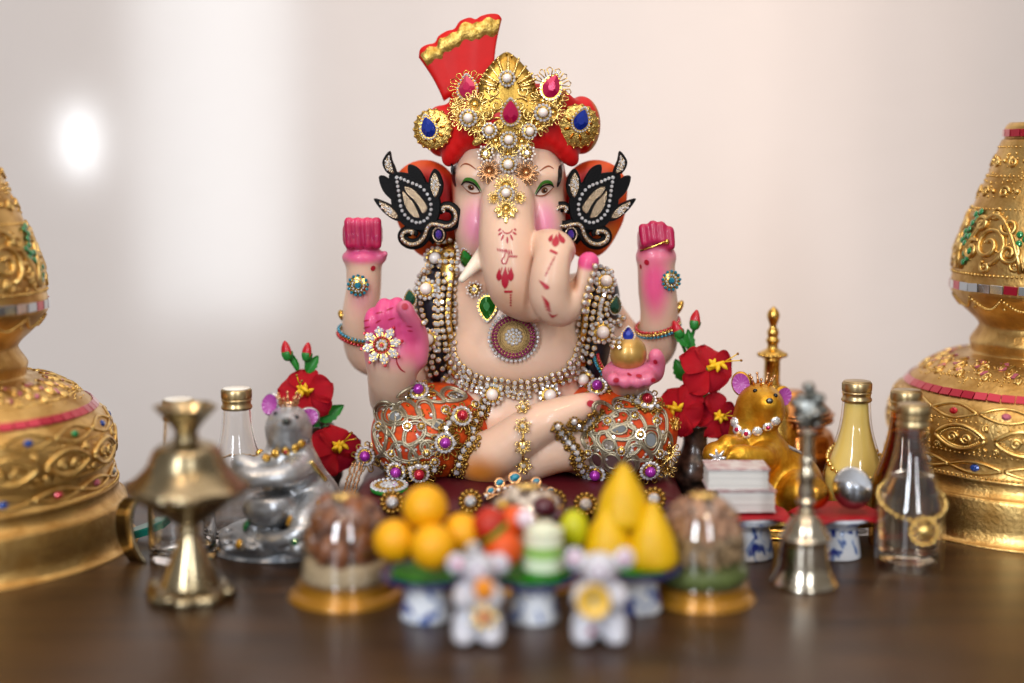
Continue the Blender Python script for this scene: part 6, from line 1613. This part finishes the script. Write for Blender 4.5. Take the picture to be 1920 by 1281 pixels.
def gold_mouse():
    mm = -14; gd = 'd79a18'
    c0 = W(1440, 1000, mm); root = thing('gold_mouse', (c0.x, mm * .001, 0), 'gold mouse figurine with pink ears and jewelled collar behind the white books', 'figurine', 'crowned mouse figurines')
    sc = Sculpt(.0008)
    E(sc, 1440, 905, mm + 2, 76, 78, 62, gd, .006); E(sc, 1415, 850, mm, 54, 62, 48, gd, .010); E(sc, 1490, 915, mm + 8, 54, 62, 50, gd, .012)
    E(sc, 1425, 765, mm - 4, 46, 46, 44, gd, .008); E(sc, 1440, 757, mm - 16, 23, 20, 22, gd, .008); E(sc, 1436, 780, mm - 10, 28, 18, 24, gd, .006); E(sc, 1406, 805, mm - 2, 34, 36, 36, gd, .008)
    TB(sc, [(1390, 840, mm - 6), (1372, 835, mm - 18), (1362, 832, mm - 22)], [26, 18, 15], gd, .005)
    TB(sc, [(1440, 848, mm - 8), (1425, 862, mm - 24), (1395, 856, mm - 30), (1378, 852, mm - 30)], [30, 25, 20, 15], gd, .006)
    for i in range(3): K(sc, (1384 - i * 5, 846 + i * 6, mm - 33), (1370 - i * 3, 850 + i * 6, mm - 34), 6, 4.5, gd, .0014)
    E(sc, 1342, 852, mm - 20, 25, 24, 26, gd, .003); E(sc, 1385, 892, mm - 18, 56, 36, 40, gd, .006)
    TB(sc, [(1490, 915, mm - 4), (1500, 925, mm - 22), (1525, 930, mm - 26), (1545, 935, mm - 24)], [44, 36, 24, 16], gd, .006); E(sc, 1420, 950, mm - 6, 90, 44, 66, gd, .008)
    me = sc.mesh('mouse_body', 'gold_mouse', blur=2, zmin=.004); link('mouse_body', me, root); sk = Skin(); sk.add(sc.V, sc.Q); sk.ready()
    b = MB(); b.lathe(smoothprof([(0, 0), (.0345, 0), (.0360, .002), (.0350, .005), (.0338, .006), (.0345, .0085), (.0335, .0120), (.0300, .0135), (0, .0140)], 3), 64); b.build('oval_base', 'gold', root, T(c0.x + .004, mm * .001 - .002, 0) @ SCL(1.15, .8, 1))
    eardisc(root, 1390, 720, mm + 2, 19, 24, .25, (-.25, -1, .15), 'ear_pink', 'gold_mouse'); eardisc(root, 1468, 744, mm + 2, 18, 21, -.55, (.35, -1, .1), 'ear_pink', 'gold_mouse')
    for px, py in ((1416, 733), (1454, 742)): p, n = sk.hit(px, py); b = MB(); b.ball(p, .0014, 10, 8); b.build('eye', 'black', root)
    p, n = sk.hit(1443, 752); b = MB(); b.ball(p, (.0022, .0014, .0018), 10, 8); b.build('nose', 'tin', root)
    crownlet(root, 1428, 722, mm - 2, 21, 'rose_gold')
    collar(root, sk, [(1379, 792), (1384, 806), (1400, 813), (1420, 808), (1439, 799), (1453, 789)], 10, ['white_gem', 'ruby', 'ruby', 'white_gem', 'ruby'], 'rhinestone')
    b = MB(); p, n = sk.hit(1345, 858); M = facing(p + n * .001, n)
    for k in range(7): a = 2 * PI * k / 7; b.ball((0, 0, 0), (.0030, .0010, .0008), 8, 5, 0, T(.003 * math.cos(a), .003 * math.sin(a), .0005) @ RZ(a))
    b.build('star_brooch', 'rhinestone', root, M)
    b = MB(); p, n = sk.hit(1490, 845, mm * .001); b.box((-.006, -.0012, 0), (.006, .0012, .001)); b.build('saddle_strip', 'silver_paint', root, facing(p, n, -.7))
gold_mouse()
def white_mouse(cx, label, variant):
    mm = -214; wt = 'c6c6ce'; c0 = W(cx, 1190, mm); root = thing('white_mouse', (c0.x, mm * .001, 0), label, 'figurine', 'little white mouse figurines'); sc = Sculpt(.0006)
    q = 1.0 if variant else .86; eo = 47 if variant else 40
    E(sc, cx, 1140, mm, 42 * q, 54, 40, wt, .005); E(sc, cx, 1066, mm - 2, 36 * q, 31, 32, wt, .005); E(sc, cx, 1074, mm - 9, 18 * q, 14, 18, wt, .005)
    for sg in (-1, 1):
        ey = 1050 - (3 if variant else -8)
        E(sc, cx + sg * eo, ey, mm + 2, 19, 21, 9, wt, .003); E(sc, cx + sg * 31 * q, 1175, mm - 4, 22, 29, 30, wt, .005); E(sc, cx + sg * 30 * q, 1196, mm - 8, 18, 11, 26, wt, .004)
        TB(sc, [(cx + sg * 34 * q, 1105, mm - 2), (cx + sg * 39 * q, 1125, mm - 9), (cx + sg * 22, 1128, mm - 13)], [12, 11, 10], wt, .003)
        PT(sc, cx + sg * eo, ey, mm - 2, 14, 'd8789a', .5, 1. if (variant or sg < 0) else .25)
    PT(sc, cx + 18, 1080, mm - 8, 22, 'e0b0c4', .9, .6); PT(sc, cx - 18, 1080, mm - 8, 22, 'e0b0c4', .9, .4)
    me = sc.mesh('mouse_body', 'white_glaze', blur=2, zmin=.0); link('mouse_body', me, root); sk = Skin(); sk.add(sc.V, sc.Q); sk.ready()
    for dx in (-12, 12): p, n = sk.hit(cx + dx, 1060); b = MB(); b.ball(p, .0011, 10, 8); b.build('eye', 'eye_grey', root)
    b = MB(); p, n = sk.hit(cx, 1071); b.ball(p, .0011, 8, 6); b.build('nose', 'ear_pink', root)
    return root, sk, mm
mat('held_orange', 'e08a10', .45, sss=.2); mat('white_glaze', attr=True, rough=.25, coat=.4, sss=.1); mat('coin_yellow', 'e0b23a', .4, .2, coat=.2); mat('coin_mark', '8f8a72', .4); mat('eye_grey', '6f7280', .3)
r, sk, mm = white_mouse(896, 'white mouse figurine holding an orange, in front of the middle dish', 0)
s = S(mm * .001, 1105); b = MB(); b.ball(W(907, 1106, mm - 15), (19 * s, 14 * s, 21 * s), 20, 14); b.build('orange', 'held_orange', r)
p, n = sk.hit(887, 1036, mm * .001); b = MB(); b.stone(SCL(1), .0034, 0, 10); b.build('head_crystal', 'rhinestone', r, facing(P(887, 1030, mm * .001 - .006), (0, -1, .3)))
p, n = sk.hit(908, 1158); M = facing(p + n * .0004, n); b = MB()
for k in range(9): a = 2 * PI * k / 9; b.ball((0, 0, 0), (.0034, .0013, .0007), 8, 5, 0, T(.0042 * math.cos(a), .0042 * math.sin(a), 0) @ RZ(a))
f = b.build('flower_charm', 'gold_bright', r, M); b = MB(); b.stone(T(0, 0, .0004), .0030, 0, 10); b.build('charm_gem', 'ruby', f, M)
r, sk, mm = white_mouse(1124, 'white mouse figurine holding a yellow coin, in front of the yellow cones', 1)
M = facing(W(1113, 1128, mm - 17), (-.05, -1, .15)); s = S(mm * .001, 1128); b = MB(); q = 31 * s
b.lathe([(0, -.001), (q, -.001), (q * 1.02, 0), (q, .0010), (q * .86, .0010), (q * .82, .0006), (0, .0006)], 40); o = b.build('coin', 'coin_yellow', r, M)
b = MB(); b.tube([(8 * s * .5 * math.cos(a), 12 * s * math.sin(a), .0008) for a in [2 * PI * k / 20 for k in range(20)]], 2.2 * s, 6, closed=True); b.tube([(0, -9 * s, .0008), (0, 9 * s, .0008)], 1.6 * s, 6); b.build('coin_mark', 'coin_mark', o, M)
p, n = sk.hit(1108, 1184); b = MB(); b.stone(SCL(1), .0020, 0, 8); b.build('belly_gem', 'ruby', r, facing(p, n))
